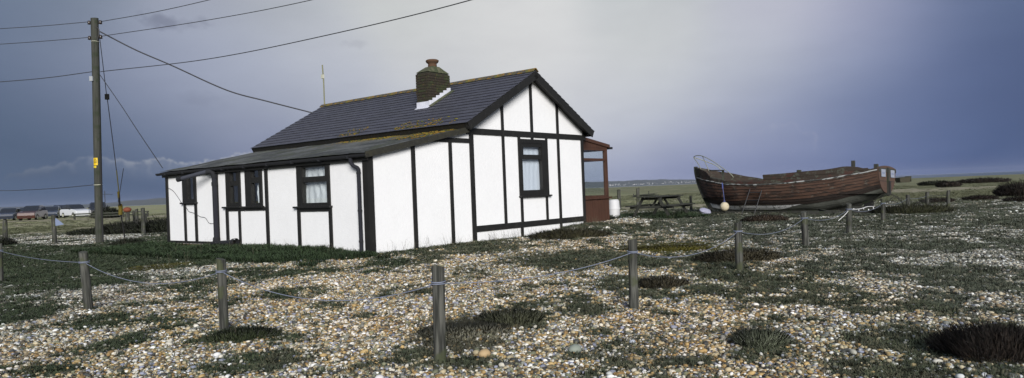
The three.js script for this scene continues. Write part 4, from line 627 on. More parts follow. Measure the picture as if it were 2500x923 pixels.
// ------------------------------------------------------------------ the wooden boat
{
  const AL = 48 * D2R, boat = thing('fishing_boat', 'old brown clinker fishing boat stranded on the shingle', 'boat', [7.65, 0.0, -30.0]);
  boat.rotation.set(0, -AL, 0);           // local x runs from stem to stern, local z towards the camera side
  const L = 7.5, lerp = (tb, t) => { for (let i = 0; i < tb.length - 1; i++) if (t <= tb[i + 1][0]) { const q = (t - tb[i][0]) / (tb[i + 1][0] - tb[i][0]), s = sm(q) * 0.4 + q * 0.6; return mix(tb[i][1], tb[i + 1][1], s); } return tb[tb.length - 1][1]; };
  const B = t => lerp([[0, 0.035], [0.06, 0.36], [0.15, 0.68], [0.28, 0.95], [0.45, 1.08], [0.65, 1.05], [0.82, 0.93], [1, 0.73]], t);
  const RL = t => lerp([[0, 1.46], [0.12, 1.27], [0.25, 1.1], [0.42, 1.04], [0.56, 1.06], [0.76, 1.15], [0.93, 1.32], [1, 1.42]], t);
  const K = t => lerp([[0, 0.12], [0.08, 0.06], [0.2, 0.03], [0.5, 0.02], [0.66, 0.05], [0.8, 0.2], [0.88, 0.34], [1, 0.66]], t);
  const stemX = y => y > 0.1 ? 0.0 + 0.75 * Math.pow(Math.max(0, (1.9 - y) / 1.8), 1.7) : 0.75;
  const E1 = t => mix(1.15, 0.72, ss(0, 0.35, t)), E2 = t => mix(0.9, 1.25, ss(0.05, 0.4, t));
  const pt = (t, v, side, off = 0) => {
    const ph = Math.min(v, 1) * Math.PI / 2, rl = RL(t), k = K(t);
    let y = k + (rl - k) * (1 - Math.pow(Math.cos(ph), E2(t))), z = B(t) * Math.pow(Math.sin(ph), E1(t));
    if (v > 1) { y = rl + (v - 1); z = B(t) * (1 + 0.0 * v) + (v - 1) * 0.1 * (1 - t); }
    const sx = stemX(y), x = sx + t * (L - sx);
    return [x, y - off * 0.3, side * (z + off)];
  };
  const NT = 46, NS = 10;
  const hullTex = (seed, peel) => std({ roughness: 0.75, map: tex(512, 128, (u, v) => {
    const g = pg(u, v, 4, 44, seed), n = pg(u, v, 14, 5, seed + 2), f = pg(u, v, 70, 30, seed + 5), w = ss(0.6 - peel, 0.72 - peel, n * 0.6 + f * 0.4);
    let c = mix3([0.05, 0.024, 0.015], [0.1, 0.053, 0.033], g); c = mix3(c, [0.02, 0.014, 0.01], ss(0.45, 0.7, pg(u, v, 9, 9, seed + 8)) * 0.8); return mix3(c, [0.11, 0.105, 0.085], w * 0.7); }, { tile: 2.4, tileY: 0.7 }) });
  const hm = [hullTex(1, -0.02), hullTex(4, -0.05), hullTex(7, 0.04)];
  const darkPaint = std({ roughness: 0.7, map: tex(256, 64, (u, v) => { const n = pg(u, v, 16, 6), f = pg(u, v, 60, 30, 4); return mix3([0.013, 0.009, 0.007], [0.03, 0.019, 0.014], n * 0.6 + f * 0.4); }, { tile: 2, tileY: 0.6 }) });
  const anti = std({ roughness: 0.85, map: tex(512, 128, (u, v) => { const n = pg(u, v, 24, 8, 3), f = pg(u, v, 90, 40, 6), w = ss(0.52, 0.66, n * 0.6 + f * 0.4); return mix3([0.78, 0.78, 0.78], [0.1, 0.105, 0.1], w * 0.8); }, { tile: 2.2, tileY: 0.6 }) });
  const greenBottom = std({ roughness: 0.9, map: tex(512, 128, (u, v) => { const n = pg(u, v, 10, 30, 3), f = pg(u, v, 60, 60, 6); return mix3([0.05, 0.055, 0.045], [0.17, 0.175, 0.15], n * 0.5 + f * 0.5); }, { tile: 2.2, tileY: 0.6 }) });
  const bulwarkMat = std({ roughness: 0.85, map: tex(512, 128, (u, v) => { const g = pg(u, v, 5, 40, 9), w = ss(0.52, 0.66, pg(u, v, 18, 8, 3) * 0.6 + pg(u, v, 70, 30, 4) * 0.4), r = ss(0.6, 0.7, pg(u, v, 5, 5, 33)); let c = mix3([0.02, 0.015, 0.011], [0.05, 0.034, 0.024], g); c = mix3(c, [0.08, 0.088, 0.066], w * 0.7); return mix3(c, [0.07, 0.018, 0.012], r * 0.5); }, { tile: 2, tileY: 0.7 }) });
  // a strip along the hull between girths v0 and v1, from t0 to t1
  const strakeG = (v0, v1, side, t0 = 0, t1 = 1, lap = 0.02, vfun) => {
    const pos = [], uv = [], idx = [], n = Math.max(6, Math.round(NT * (t1 - t0)));
    for (let i = 0; i <= n; i++) {
      const t = mix(t0, t1, i / n), [a, b] = vfun ? vfun(t) : [v0, v1], tap = ss(0, 0.06, t);
      const q = [pt(t, a, side, -0.004), pt(t, a, side, lap * tap + 0.004), pt(t, (a + b) / 2, side, lap * 0.55 * tap + 0.003), pt(t, b, side, 0.003), pt(t, b, side, -0.02), pt(t, a, side, -0.02)];
      for (const [k, p] of q.entries()) { pos.push(...p); uv.push(p[0] + side * 3, p[1] + k * 0.002); }
    }
    for (let i = 0; i < n; i++) for (let k = 0; k < 6; k++) { const a = i * 6 + k, b = i * 6 + (k + 1) % 6; side > 0 ? idx.push(a, a + 6, b, b, a + 6, b + 6) : idx.push(a, b, a + 6, b, b + 6, a + 6); }
    const g = new THREE.BufferGeometry(); g.setAttribute('position', new THREE.Float32BufferAttribute(pos, 3)); g.setAttribute('uv', new THREE.Float32BufferAttribute(uv, 2)); g.setIndex(idx);
    const g2 = g.toNonIndexed(); g2.computeVertexNormals(); return g2;
  };
  for (const side of [1, -1]) {
    const hull = part('hull_side', boat);
    // boot line rises towards both ends: below it the bottom paint
    const vb = t => mix(0.46, 0.42, ss(0, 0.3, t)) - 0.06 * ss(0.85, 1, t);
    for (let i = 0; i < 3; i++) mesh('bottom_strake', strakeG(0, 0, side, 0, 1, 0.016, t => [vb(t) * i / 3, vb(t) * (i + 1) / 3]), greenBottom, hull);
    mesh('white_boot_top', strakeG(0, 0, side, 0.02, 0.63, 0.012, t => [vb(t) - 0.17 * ss(0.64, 0.45, t) - 0.001, vb(t) + 0.004]), anti, hull).position.z = side * 0.012;
    for (let i = 0; i < 8; i++) mesh('strake', strakeG(0, 0, side, 0, 1, 0.026, t => { const b = vb(t); return [mix(b, 1, i / 8), mix(b, 1, (i + 1) / 8)]; }), i < 2 ? darkPaint : hm[(i * 2 + (side > 0 ? 0 : 1)) % 3], hull);
    for (let i = 1; i < 8; i++) mesh('seam', strakeG(0, 0, side, 0.012, 0.995, 0.004, t => { const b = vb(t), a = mix(b, 1, i / 8); return [a - 0.014, a + 0.001]; }), M.dark, hull).position.z = side * 0.012;
    // rubbing rail, worn pale
    const rp = []; for (let i = 0; i <= 40; i++) { const p = pt(i / 40, 1, side, 0.03); rp.push([p[0], p[1], p[2]]); }
    mesh('rubbing_rail', tube(rp, 0.026, 90, 6), std({ roughness: 0.85, map: tex(512, 16, (u, v) => { const w = ss(0.42, 0.6, pg(u, v, 40, 2, 3)); return mix3([0.06, 0.06, 0.055], [0.42, 0.43, 0.42], w); }) }), hull);
    // bulwark strakes above the rail; broken away amidships on both sides
    const bh = t => lerp([[0, 0.42], [0.12, 0.4], [0.3, 0.33], [0.6, 0.33], [0.86, 0.3], [0.91, 0.22], [0.95, 0.11], [1, 0.1]], t);
    const spans = side > 0 ? [[0.0, 0.13, 0, 1], [0.13, 0.47, 0, 0.32], [0.47, 0.995, 0, 0.5], [0.47, 0.96, 0.5, 1]] : [[0, 0.24, 0, 1], [0.24, 0.44, 0, 0.6], [0.44, 0.995, 0, 0.5], [0.44, 0.96, 0.5, 1]];
    for (const [t0, t1, a, b] of spans) mesh('bulwark', strakeG(0, 0, side, t0, t1, 0.016, t => {
      let top = b; if (side > 0 && t0 === 0) top = 1 - 0.5 * ss(0.1, 0.13, t) - 0.08 * vn(t * 300, 2); if (side < 0 && t0 === 0.24) top = mix(1, 0.45, ss(0.24, 0.44, t)); return [1.0 + 0.015 + bh(t) * a, 1.015 + bh(t) * top]; }), bulwarkMat, hull);
  }
  // stem, keel, transom
  const stem = []; for (let y = 1.93; y > 0.02; y -= 0.12) stem.push([stemX(y) - 0.04, y, 0]); 
  const st = new MB(); for (let i = 0; i < stem.length - 1; i++) st.bar(stem[i], stem[i + 1], 0.1, 0.13, [1, 0, 0]); mesh('stem', st.geo(), M.greyWood, boat);
  const ke = new MB(); for (let i = 0; i < 20; i++) { const t = i / 20, u = (i + 1) / 20; ke.bar([0.72 + t * (L - 0.72), K(t * 0.9 + 0.1) - 0.03, 0], [0.72 + u * (L - 0.72), K(u * 0.9 + 0.1) - 0.03, 0], 0.09, 0.12); } mesh('keel', ke.geo(), M.greyWood, boat);
  const ts = new THREE.Shape(), N = 20; for (let i = 0; i <= N; i++) { const p = pt(1, i / N, 1); i ? ts.lineTo(p[2], p[1]) : ts.moveTo(p[2], p[1]); } 
  ts.lineTo(0.73, 1.5); ts.quadraticCurveTo(0, 1.66, -0.73, 1.5); for (let i = N; i >= 0; i--) { const p = pt(1, i / N, -1); ts.lineTo(p[2], p[1]); }
  const tg = new THREE.ExtrudeGeometry(ts, { depth: 0.05, bevelEnabled: false }); tg.rotateY(Math.PI / 2); tg.translate(L - 0.02, 0, 0);
  // rotateY(+90) sends shape x to -z
  const tr = mesh('transom', metricUV(tg), std({ roughness: 0.75, map: tex(256, 256, (u, v) => { const n = pg(u, v, 6, 40, 2), f = pg(u, v, 20, 20, 4); return mix3([0.06, 0.034, 0.024], [0.105, 0.062, 0.045], n * 0.5 + f * 0.5); }, { tile: 1.2 }) }), boat);
  mesh('top_band', new MB().hex([[L + 0.031, 1.36, 0.72], [L + 0.05, 1.36, 0.72], [L + 0.05, 1.36, -0.72], [L + 0.031, 1.36, -0.72], [L + 0.031, 1.49, 0.72], [L + 0.05, 1.49, 0.72], [L + 0.05, 1.49, -0.72], [L + 0.031, 1.49, -0.72]]).geo(), M.greyWood, tr);
  mesh('stern_post', new MB().bar([L + 0.06, 0.55, 0], [L + 0.06, 1.52, 0], 0.1, 0.06, [1, 0, 0]).geo(), M.greyWood, tr);
  mesh('plank_seam', boxG(L + 0.03, L + 0.034, 1.045, 1.06, -0.74, 0.74), M.dark, tr);
  mesh('rudder_iron', boxG(L + 0.09, L + 0.13, 0.6, 1.06, -0.05, 0.05), M.dark, tr);
  for (const [z, w] of [[0.38, 0.36], [-0.4, 0.34]]) {
    const c = document.createElement('canvas'); c.width = 128; c.height = 96; const x = c.getContext('2d'); x.fillStyle = '#8f95a4'; x.fillRect(0, 0, 128, 96);
    x.fillStyle = '#626d8c'; for (let k = 0; k < 7; k++) x.fillRect(26 + k * 11, 34 + 5 * ((k * 7) % 3), 7, 24 - 4 * ((k * 5) % 2)); 
    const ct = new THREE.CanvasTexture(c); ct.colorSpace = THREE.SRGBColorSpace;
    const pg2 = new THREE.PlaneGeometry(w, 0.25); pg2.rotateY(Math.PI / 2); pg2.translate(L + 0.056, 1.32, z); mesh('notice', pg2, std({ map: ct, roughness: 0.7 }), tr);
  }
  // inside: floor, foredeck remains, thwarts, posts
  const fl = new MB(); for (let i = 1; i < 20; i++) { const t = i / 20, u = (i + 1) / 20, y = 0.62; const a = B(t) * 0.86, b = B(u) * 0.86; fl.quad([t * L, y, a], [u * L, y, b], [u * L, y, -b], [t * L, y, -a]); } mesh('floor', fl.geo(), M.greyWood, boat);
  mesh('foredeck', new MB().hex([[0.35, 1.5, 0.3], [1.55, 1.2, 0.8], [1.55, 1.2, -0.8], [0.35, 1.5, -0.3], [0.35, 1.53, 0.3], [1.55, 1.235, 0.8], [1.55, 1.235, -0.8], [0.35, 1.53, -0.3]]).geo(), M.greyWood, boat);
  mesh('bulkhead', boxG(1.62, 1.66, 0.62, 1.3, -0.72, 0.72), bulwarkMat, boat);
  for (const [x, y0, y1, z, w] of [[4.15, 1.0, 1.62, -0.55, 0.13], [6.5, 1.1, 1.8, 0.25, 0.1], [7.05, 1.2, 1.68, -0.3, 0.12], [1.72, 1.1, 1.68, 0.78, 0.07]]) mesh('samson_post', new MB().bar([x, y0, z], [x + 0.01, y1, z], w, w, [1, 0, 0]).geo(), M.post[1], boat);
  for (const x of [3.0, 5.2]) mesh('thwart', boxG(x, x + 0.25, 0.88, 0.93, -0.95, 0.95), M.greyWood, boat);
  mesh('capping', new MB().bar([1.0, 1.7, 0.55], [1.75, 1.66, 0.8], 0.1, 0.04).geo(), M.greyWood, boat);
  // bow rail of bent tube
  const railM = std({ color: lin(0.34, 0.35, 0.27), roughness: 0.5, metalness: 0.3 });
  mesh('bow_rail', tube([[0.35, 1.8, 0.2], [0.12, 2.1, 0.12], [-0.12, 2.33, 0.02], [0.35, 2.36, 0.28], [1.1, 2.1, 0.62], [1.75, 1.75, 0.85], [2.15, 1.5, 0.95], [2.3, 1.36, 0.98]], 0.017, 60, 6), railM, boat);
  mesh('bow_rail', tube([[-0.12, 2.33, 0.0], [0.3, 2.15, -0.2], [0.72, 1.95, -0.36], [0.98, 1.68, -0.45]], 0.017, 30, 6), railM, boat);
  mesh('rail_stanchion', tube([[0.52, 2.33, 0.36], [0.95, 1.62, 0.5]], 0.015, 3, 6), railM, boat);
  // stern gear
  mesh('skeg', new MB().hex([[5.6, 0.02, 0.03], [6.5, 0.02, 0.03], [6.5, 0.02, -0.03], [5.6, 0.02, -0.03], [5.6, 0.1, 0.03], [6.75, 0.34, 0.03], [6.75, 0.34, -0.03], [5.6, 0.1, -0.03]]).geo(), M.greyWood, boat);
  mesh('rudder_stub', new MB().bar([6.85, 0.02, 0], [6.95, 0.42, 0], 0.06, 0.3, [1, 0, 0]).geo(), M.dark, boat);
  boat.rotation.order = 'YXZ'; boat.rotation.x = -3.2 * D2R;
  boat.position.y = 0.02;
}
const boatPoint = (l, y, w) => { const a = 48 * D2R; return [7.65 + Math.cos(a) * l - Math.sin(a) * w, y, -30 + Math.sin(a) * l + Math.cos(a) * w]; };
{
  const [bx, , bz] = boatPoint(2.0, 0, 1.12);
  const b = thing('buoy', 'cream round fishing float hanging by a blue rope from the bow', 'buoy', [bx, 0.15, bz]);
  const g = new THREE.SphereGeometry(0.17, 24, 18); g.scale(1, 1.02, 1); g.translate(0, 0.17, 0);
  mesh('ball', g, std({ roughness: 0.7, map: tex(256, 128, (u, v) => { const f = pg(u, v, 12, 8, 3), d = ss(0.55, 0.75, pg(u, v, 24, 12, 5)); return mix3([0.62, 0.55, 0.4], [0.4, 0.34, 0.22], f * 0.6 + d * 0.5); }) }), b);
  mesh('neck', cyl(0.05, 0.025, 0.09, 10).translate(0, 0.375, 0), std({ color: lin(0.04, 0.05, 0.13), roughness: 0.8 }), b);
  mesh('rope', tube([[0, 0.4, 0], [-0.015, 0.7, -0.02], [-0.03, 1.02, -0.1]], 0.012, 12, 6), std({ color: lin(0.09, 0.11, 0.26), roughness: 0.9 }), b);
  mesh('rope_knot', tube([[-0.03, 0.86, -0.06], [-0.02, 1.0, -0.09], [-0.03, 1.08, -0.11]], 0.026, 6, 7), std({ color: lin(0.06, 0.08, 0.24), roughness: 0.9 }), b);
  const [px, , pz] = boatPoint(1.1, 0, 1.1);
  const bag = new THREE.IcosahedronGeometry(0.16, 3), p = bag.attributes.position; for (let i = 0; i < p.count; i++) { const x = p.getX(i), y = p.getY(i), z = p.getZ(i), k = 0.6 + 0.8 * fbm(x * 9 + 5, y * 9 + z * 7, 3); p.setXYZ(i, x * k * 1.3, Math.max(-0.02, y * k + 0.07), z * k); } bag.computeVertexNormals(); bag.translate(px, 0.05, pz);
  tag(mesh('crumpled_sheet', bag, std({ color: lin(0.3, 0.3, 0.4), roughness: 0.7 })), 'crumpled pale plastic sheet under the boat bow', 'plastic sheet');
  const [lx, , lz] = boatPoint(3.15, 0, 1.45), lad = thing('ladder', 'thin dark metal ladder leaning on the boat side', 'ladder', [lx, 0, lz]), q = (u, y) => { const a = 48 * D2R; return [Math.cos(a) * u + y * 0.36 * Math.sin(a) + y * 0.18, y, Math.sin(a) * u - y * 0.36 * Math.cos(a)]; };
  for (const u of [-0.25, 0.25]) mesh('rail', tube([q(u, -0.05), q(u, 0.98)], 0.016, 2, 6), M.wire, lad);
  for (const y of [0.26, 0.55, 0.83]) mesh('rung', tube([q(-0.25, y), q(0.25, y)], 0.014, 2, 6), M.wire, lad);
}
// timber lying under and behind the stern
for (const [a, b, w, h, label] of [[[5.3, 0.06, 1.2], [7.9, 0.07, 1.0], 0.24, 0.12, 'long dark baulk of timber lying under the boat stern'], [[5.2, 0.14, 0.2], [6.4, 0.02, 1.35], 0.12, 0.1, 'splintered prop of timber wedged below the boat'], [[6.6, 0.16, 0.5], [8.6, 0.12, 0.2], 0.2, 0.18, 'dark sleeper lying behind the boat stern'], [[6.4, 0.05, 1.5], [7.05, 0.19, 1.35], 0.07, 0.04, 'pale thin plank propped up under the stern'], [[1.6, 0.06, 0.3], [6.0, 0.06, 0.35], 0.3, 0.12, 'dark timber skid under the boat keel']]) tag(mesh('timber_baulk', new MB().bar(boatPoint(...[a[0], a[1], a[2]]), boatPoint(...[b[0], b[1], b[2]]), w, h).geo(), w < 0.1 ? M.post[0] : M.greyWood), label, 'timber');
{
  const h = thing('derelict_hull', 'dark derelict hull lying far off on the shingle right of the boat', 'boat', [70.5, 0, -130], 0.25);
  const m = new MB(); m.hex([[-1.0, 0, 0.5], [1.05, 0, 0.5], [1.05, 0, -0.5], [-1.0, 0, -0.5], [-1.25, 0.85, 0.7], [1.2, 1.0, 0.7], [1.2, 1.0, -0.7], [-1.25, 0.85, -0.7]]); mesh('hull', m.geo(), std({ color: lin(0.045, 0.04, 0.025), roughness: 0.9 }), h);
  mesh('rail', new MB().bar([-1.27, 0.87, 0.72], [1.22, 1.02, 0.72], 0.08, 0.09).geo(), M.greyWood, h); mesh('transom', boxG(1.14, 1.24, 0.1, 1.08, -0.68, 0.68), M.greyWood, h);
  const w = thing('boat_wreck', 'low dark wreck of weathered boards far behind the picnic table', 'wreck', [14.7, -0.1, -78]); w.scale.set(0.75, 0.62, 0.75);
  for (const [a, b, d, e] of [[[-2.0, 0.1, 0], [1.4, 0.25, 0.4], 0.3, 0.35], [[-2.2, 0.55, 0.1], [0.9, 0.6, 0.1], 0.2, 0.12], [[-2.1, 0.35, -0.5], [1.6, 0.4, -0.4], 0.2, 0.25], [[0.1, 0.5, 0], [0.1, 1.2, 0], 0.1, 0.1], [[-2.3, 0, 0.2], [-2.1, 0.8, 0.2], 0.12, 0.12], [[-1.0, 0.6, 0], [1.3, 0.75, 0.2], 0.15, 0.1]]) mesh('board', new MB().bar(a, b, d, e).geo(), M.greyWood, w);
}

// ------------------------------------------------------------------ parked cars on the left
function car(label, paint, x, z, turn, kind) {
  const c = thing('parked_car', label, 'car', [x, 0, z], turn, 'cars parked on the left'), W = 0.88, tall = kind === 'suv' ? 0.16 : kind === 'low' ? -0.12 : 0.05;
  const pm = new THREE.MeshPhysicalMaterial({ color: lin(...paint), roughness: 0.35, clearcoat: 0.6, clearcoatRoughness: 0.1 }), gl = new THREE.MeshPhysicalMaterial({ color: lin(0.015, 0.018, 0.024), roughness: 0.08, clearcoat: 0.5 }), blk = std({ color: lin(0.012, 0.012, 0.013), roughness: 0.8 });
  const prof = (pts, depth, bev) => { const s = new THREE.Shape(); pts.forEach((p, i) => i ? s.lineTo(...p) : s.moveTo(...p)); s.closePath(); const g = new THREE.ExtrudeGeometry(s, { depth: depth * 2 - bev * 2, bevelEnabled: true, bevelSize: bev, bevelThickness: bev, bevelSegments: 3, steps: 1 }); g.translate(0, 0, -depth + bev); return g; };
  const arch = (cx, r) => { const a = []; for (let k = 0; k <= 8; k++) { const q = Math.PI - Math.PI * k / 8; a.push([cx + Math.cos(q) * r, 0.33 + Math.sin(q) * r]); } return a; };
  const T = 0.92 + tall * 0.6;     // shoulder height; front of the car is +x
  mesh('body', prof([[-2.02, 0.32], ...arch(-1.28, 0.36), ...arch(1.3, 0.36), [2.0, 0.3], [2.06, 0.55], [2.0, 0.76 + tall * 0.4], [1.72, T - 0.08], [0.95, T + 0.04], [-1.75, T + 0.06], [-2.06, T - 0.02], [-2.1, 0.6]], W, 0.06), pm, c);
  mesh('window', prof([[-1.85, T], [0.98, T], [0.22, 1.42 + tall], [-0.3, 1.5 + tall], [-1.3, 1.46 + tall], [-1.66, 1.28 + tall]], W - 0.09, 0.07), gl, c);
  mesh('roof', prof([[-1.45, 1.44 + tall], [0.12, 1.46 + tall], [-0.05, 1.53 + tall], [-0.6, 1.565 + tall], [-1.25, 1.53 + tall]], W - 0.16, 0.05), gl, c);
  for (const s of [-1, 1]) {
    for (const cx of [-1.28, 1.3]) { const w = part('wheel', c); mesh('tyre', new THREE.CylinderGeometry(0.325, 0.325, 0.2, 18).rotateX(Math.PI / 2).translate(cx, 0.325, s * (W - 0.1)), blk, w); mesh('rim', new THREE.CylinderGeometry(0.2, 0.2, 0.03, 12).rotateX(Math.PI / 2).translate(cx, 0.325, s * (W + 0.005)), M.steel, w); }
    mesh('headlight', new THREE.SphereGeometry(0.16, 10, 8).scale(0.5, 0.5, 1).translate(1.94, 0.72 + tall * 0.4, s * 0.62), std({ color: lin(0.1, 0.105, 0.115), roughness: 0.25 }), c);
    mesh('mirror', new THREE.SphereGeometry(0.1, 8, 6).scale(0.8, 0.7, 1).translate(0.62, T + 0.12, s * (W + 0.08)), blk, c);
    mesh('door_pillar', new MB().bar([-0.45, T, s * (W - 0.055)], [-0.5, 1.47 + tall, s * (W - 0.12)], 0.06, 0.05).geo(), blk, c);
  }
  mesh('grille', boxG(2.02, 2.09, 0.36, 0.5, -0.6, 0.6), blk, c); mesh('grille', boxG(1.98, 2.05, 0.64 + tall * 0.4, 0.73 + tall * 0.4, -0.42, 0.42), blk, c);
  mesh('number_plate', boxG(2.08, 2.1, 0.5, 0.61, -0.26, 0.26), std({ color: lin(0.2, 0.2, 0.19), roughness: 0.5 }), c);
  mesh('badge', new THREE.OctahedronGeometry(0.08).scale(0.3, 1.2, 0.8).translate(2.05, 0.7 + tall * 0.4, 0), M.steel, c);
}
car('white compact car parked left of the utility pole', [0.66, 0.67, 0.7], -54.6, -90.0, -0.6, 'mid');
car('orange-red parked car facing the shingle track', [0.06, 0.017, 0.01], -54.6, -82.0, -1.3, 'mid');
car('dark blue parked car cut by the left edge', [0.02, 0.028, 0.05], -59.0, -84.5, -1.2, 'low');
car('dark car roof showing behind the blue car', [0.016, 0.02, 0.03], -66.5, -97.0, -1.2, 'low');
car('dark blue car between the orange car and the white car', [0.02, 0.03, 0.055], -58.5, -91.5, -1.15, 'low');
car('grey car tucked behind the white car', [0.03, 0.033, 0.04], -61.5, -98.0, -1.1, 'mid');
car('black tall car half hidden behind the utility pole', [0.008, 0.009, 0.011], -48.3, -84.0, -1.0, 'suv');

// orange cap on a post, sticks and an aerial by the bramble
{
  const o = thing('capped_post', 'short post carrying a bright orange float by the stay wire', 'post', [-26.3, 0, -49.2]); mesh('shaft', postGeo(0.14, 0.75, 51, [0, 0], 0.1), M.post[0], o);
  const g = new THREE.SphereGeometry(0.24, 14, 10).scale(1.15, 0.75, 1).translate(0, 0.95, 0); mesh('float', g, std({ color: lin(0.17, 0.045, 0.02), roughness: 0.8 }), o);
  const a = thing('mast', 'thin aerial mast with crossbars behind the dark bush', 'mast', [-43.5, 0, -77]); mesh('pole', tube([[0, 0, 0], [0, 2.9, 0]], 0.035, 2, 5), M.wire, a); mesh('crossbar', tube([[-0.7, 2.55, 0], [0.9, 2.5, 0.1]], 0.025, 2, 5), M.wire, a);
  const s = thing('sleeper_fence', 'low dark rail fence in front of the dark bush by the cars', 'fence', [-41, 0, -74]);
  for (const x of [-4, -1.5, 1, 3.5]) mesh('stake', new MB().bar([x, 0, 0], [x, 0.62, 0], 0.14, 0.14, [1, 0, 0]).geo(), M.greyWood, s); for (const y of [0.3, 0.55]) mesh('rail', new MB().bar([-4.2, y, 0.1], [3.7, y, 0.1], 0.08, 0.12).geo(), M.greyWood, s);
}

// ------------------------------------------------------------------ bushes, each a mound of its own fine twigs
function bushG(rx, rz, h, n, seed, len, w, cols, up = 0.8) {
  const R = rng(seed), p = [], c = [], nn = [];
  for (let i = 0; i < n; i++) {
    const a = R() * 2 * Math.PI, q = Math.sqrt(R()), ed = 0.8 + 0.4 * vn(Math.cos(a) * 2 + seed, Math.sin(a) * 2);
    const bx = Math.cos(a) * q * rx * ed, bz = Math.sin(a) * q * rz * ed, hh = h * Math.sqrt(Math.max(0.02, 1 - q * q)) * (0.7 + 0.5 * vn(bx * 7 / rx + seed, bz * 7 / rz)), y0 = R() * hh * 0.75;
    const dir = new THREE.Vector3(Math.cos(a) * q * 0.9 + (R() - 0.5) * 0.9, up + R() * 0.5, Math.sin(a) * q * 0.9 + (R() - 0.5) * 0.9).normalize(), l = len * (0.6 + 0.8 * R());
    const sd = new THREE.Vector3(R() - 0.5, (R() - 0.5) * 0.3, R() - 0.5).cross(dir).normalize().multiplyScalar(w * (0.6 + 0.8 * R()));
    const A = new THREE.Vector3(bx, y0, bz), T = A.clone().addScaledVector(dir, l), Mi = A.clone().addScaledVector(dir, l * 0.55);
    p.push(A.x - sd.x * 0.5, A.y, A.z - sd.z * 0.5, A.x + sd.x * 0.5, A.y, A.z + sd.z * 0.5, T.x, T.y, T.z, Mi.x - sd.x, Mi.y - sd.y, Mi.z - sd.z, Mi.x + sd.x, Mi.y + sd.y, Mi.z + sd.z, T.x, T.y, T.z);
    const k = mix3(cols[0], cols[1], R()), nx = Math.cos(a) * q * 0.7, nz = Math.sin(a) * q * 0.7; for (let j = 0; j < 6; j++) { c.push(...k); nn.push(nx, 0.7, nz); }
  }
  const g = new THREE.BufferGeometry(); g.setAttribute('position', new THREE.Float32BufferAttribute(p, 3)); g.setAttribute('color', new THREE.Float32BufferAttribute(c, 3)); g.setAttribute('normal', new THREE.Float32BufferAttribute(nn, 3)); return g;
}
const leafM = std({ vertexColors: true, roughness: 1 });
const heather = [[0.012, 0.009, 0.007], [0.035, 0.024, 0.017]], brown = [[0.034, 0.03, 0.018], [0.09, 0.078, 0.045]], olive = [[0.022, 0.026, 0.012], [0.06, 0.062, 0.028]], gorse = [[0.01, 0.013, 0.008], [0.03, 0.036, 0.018]];
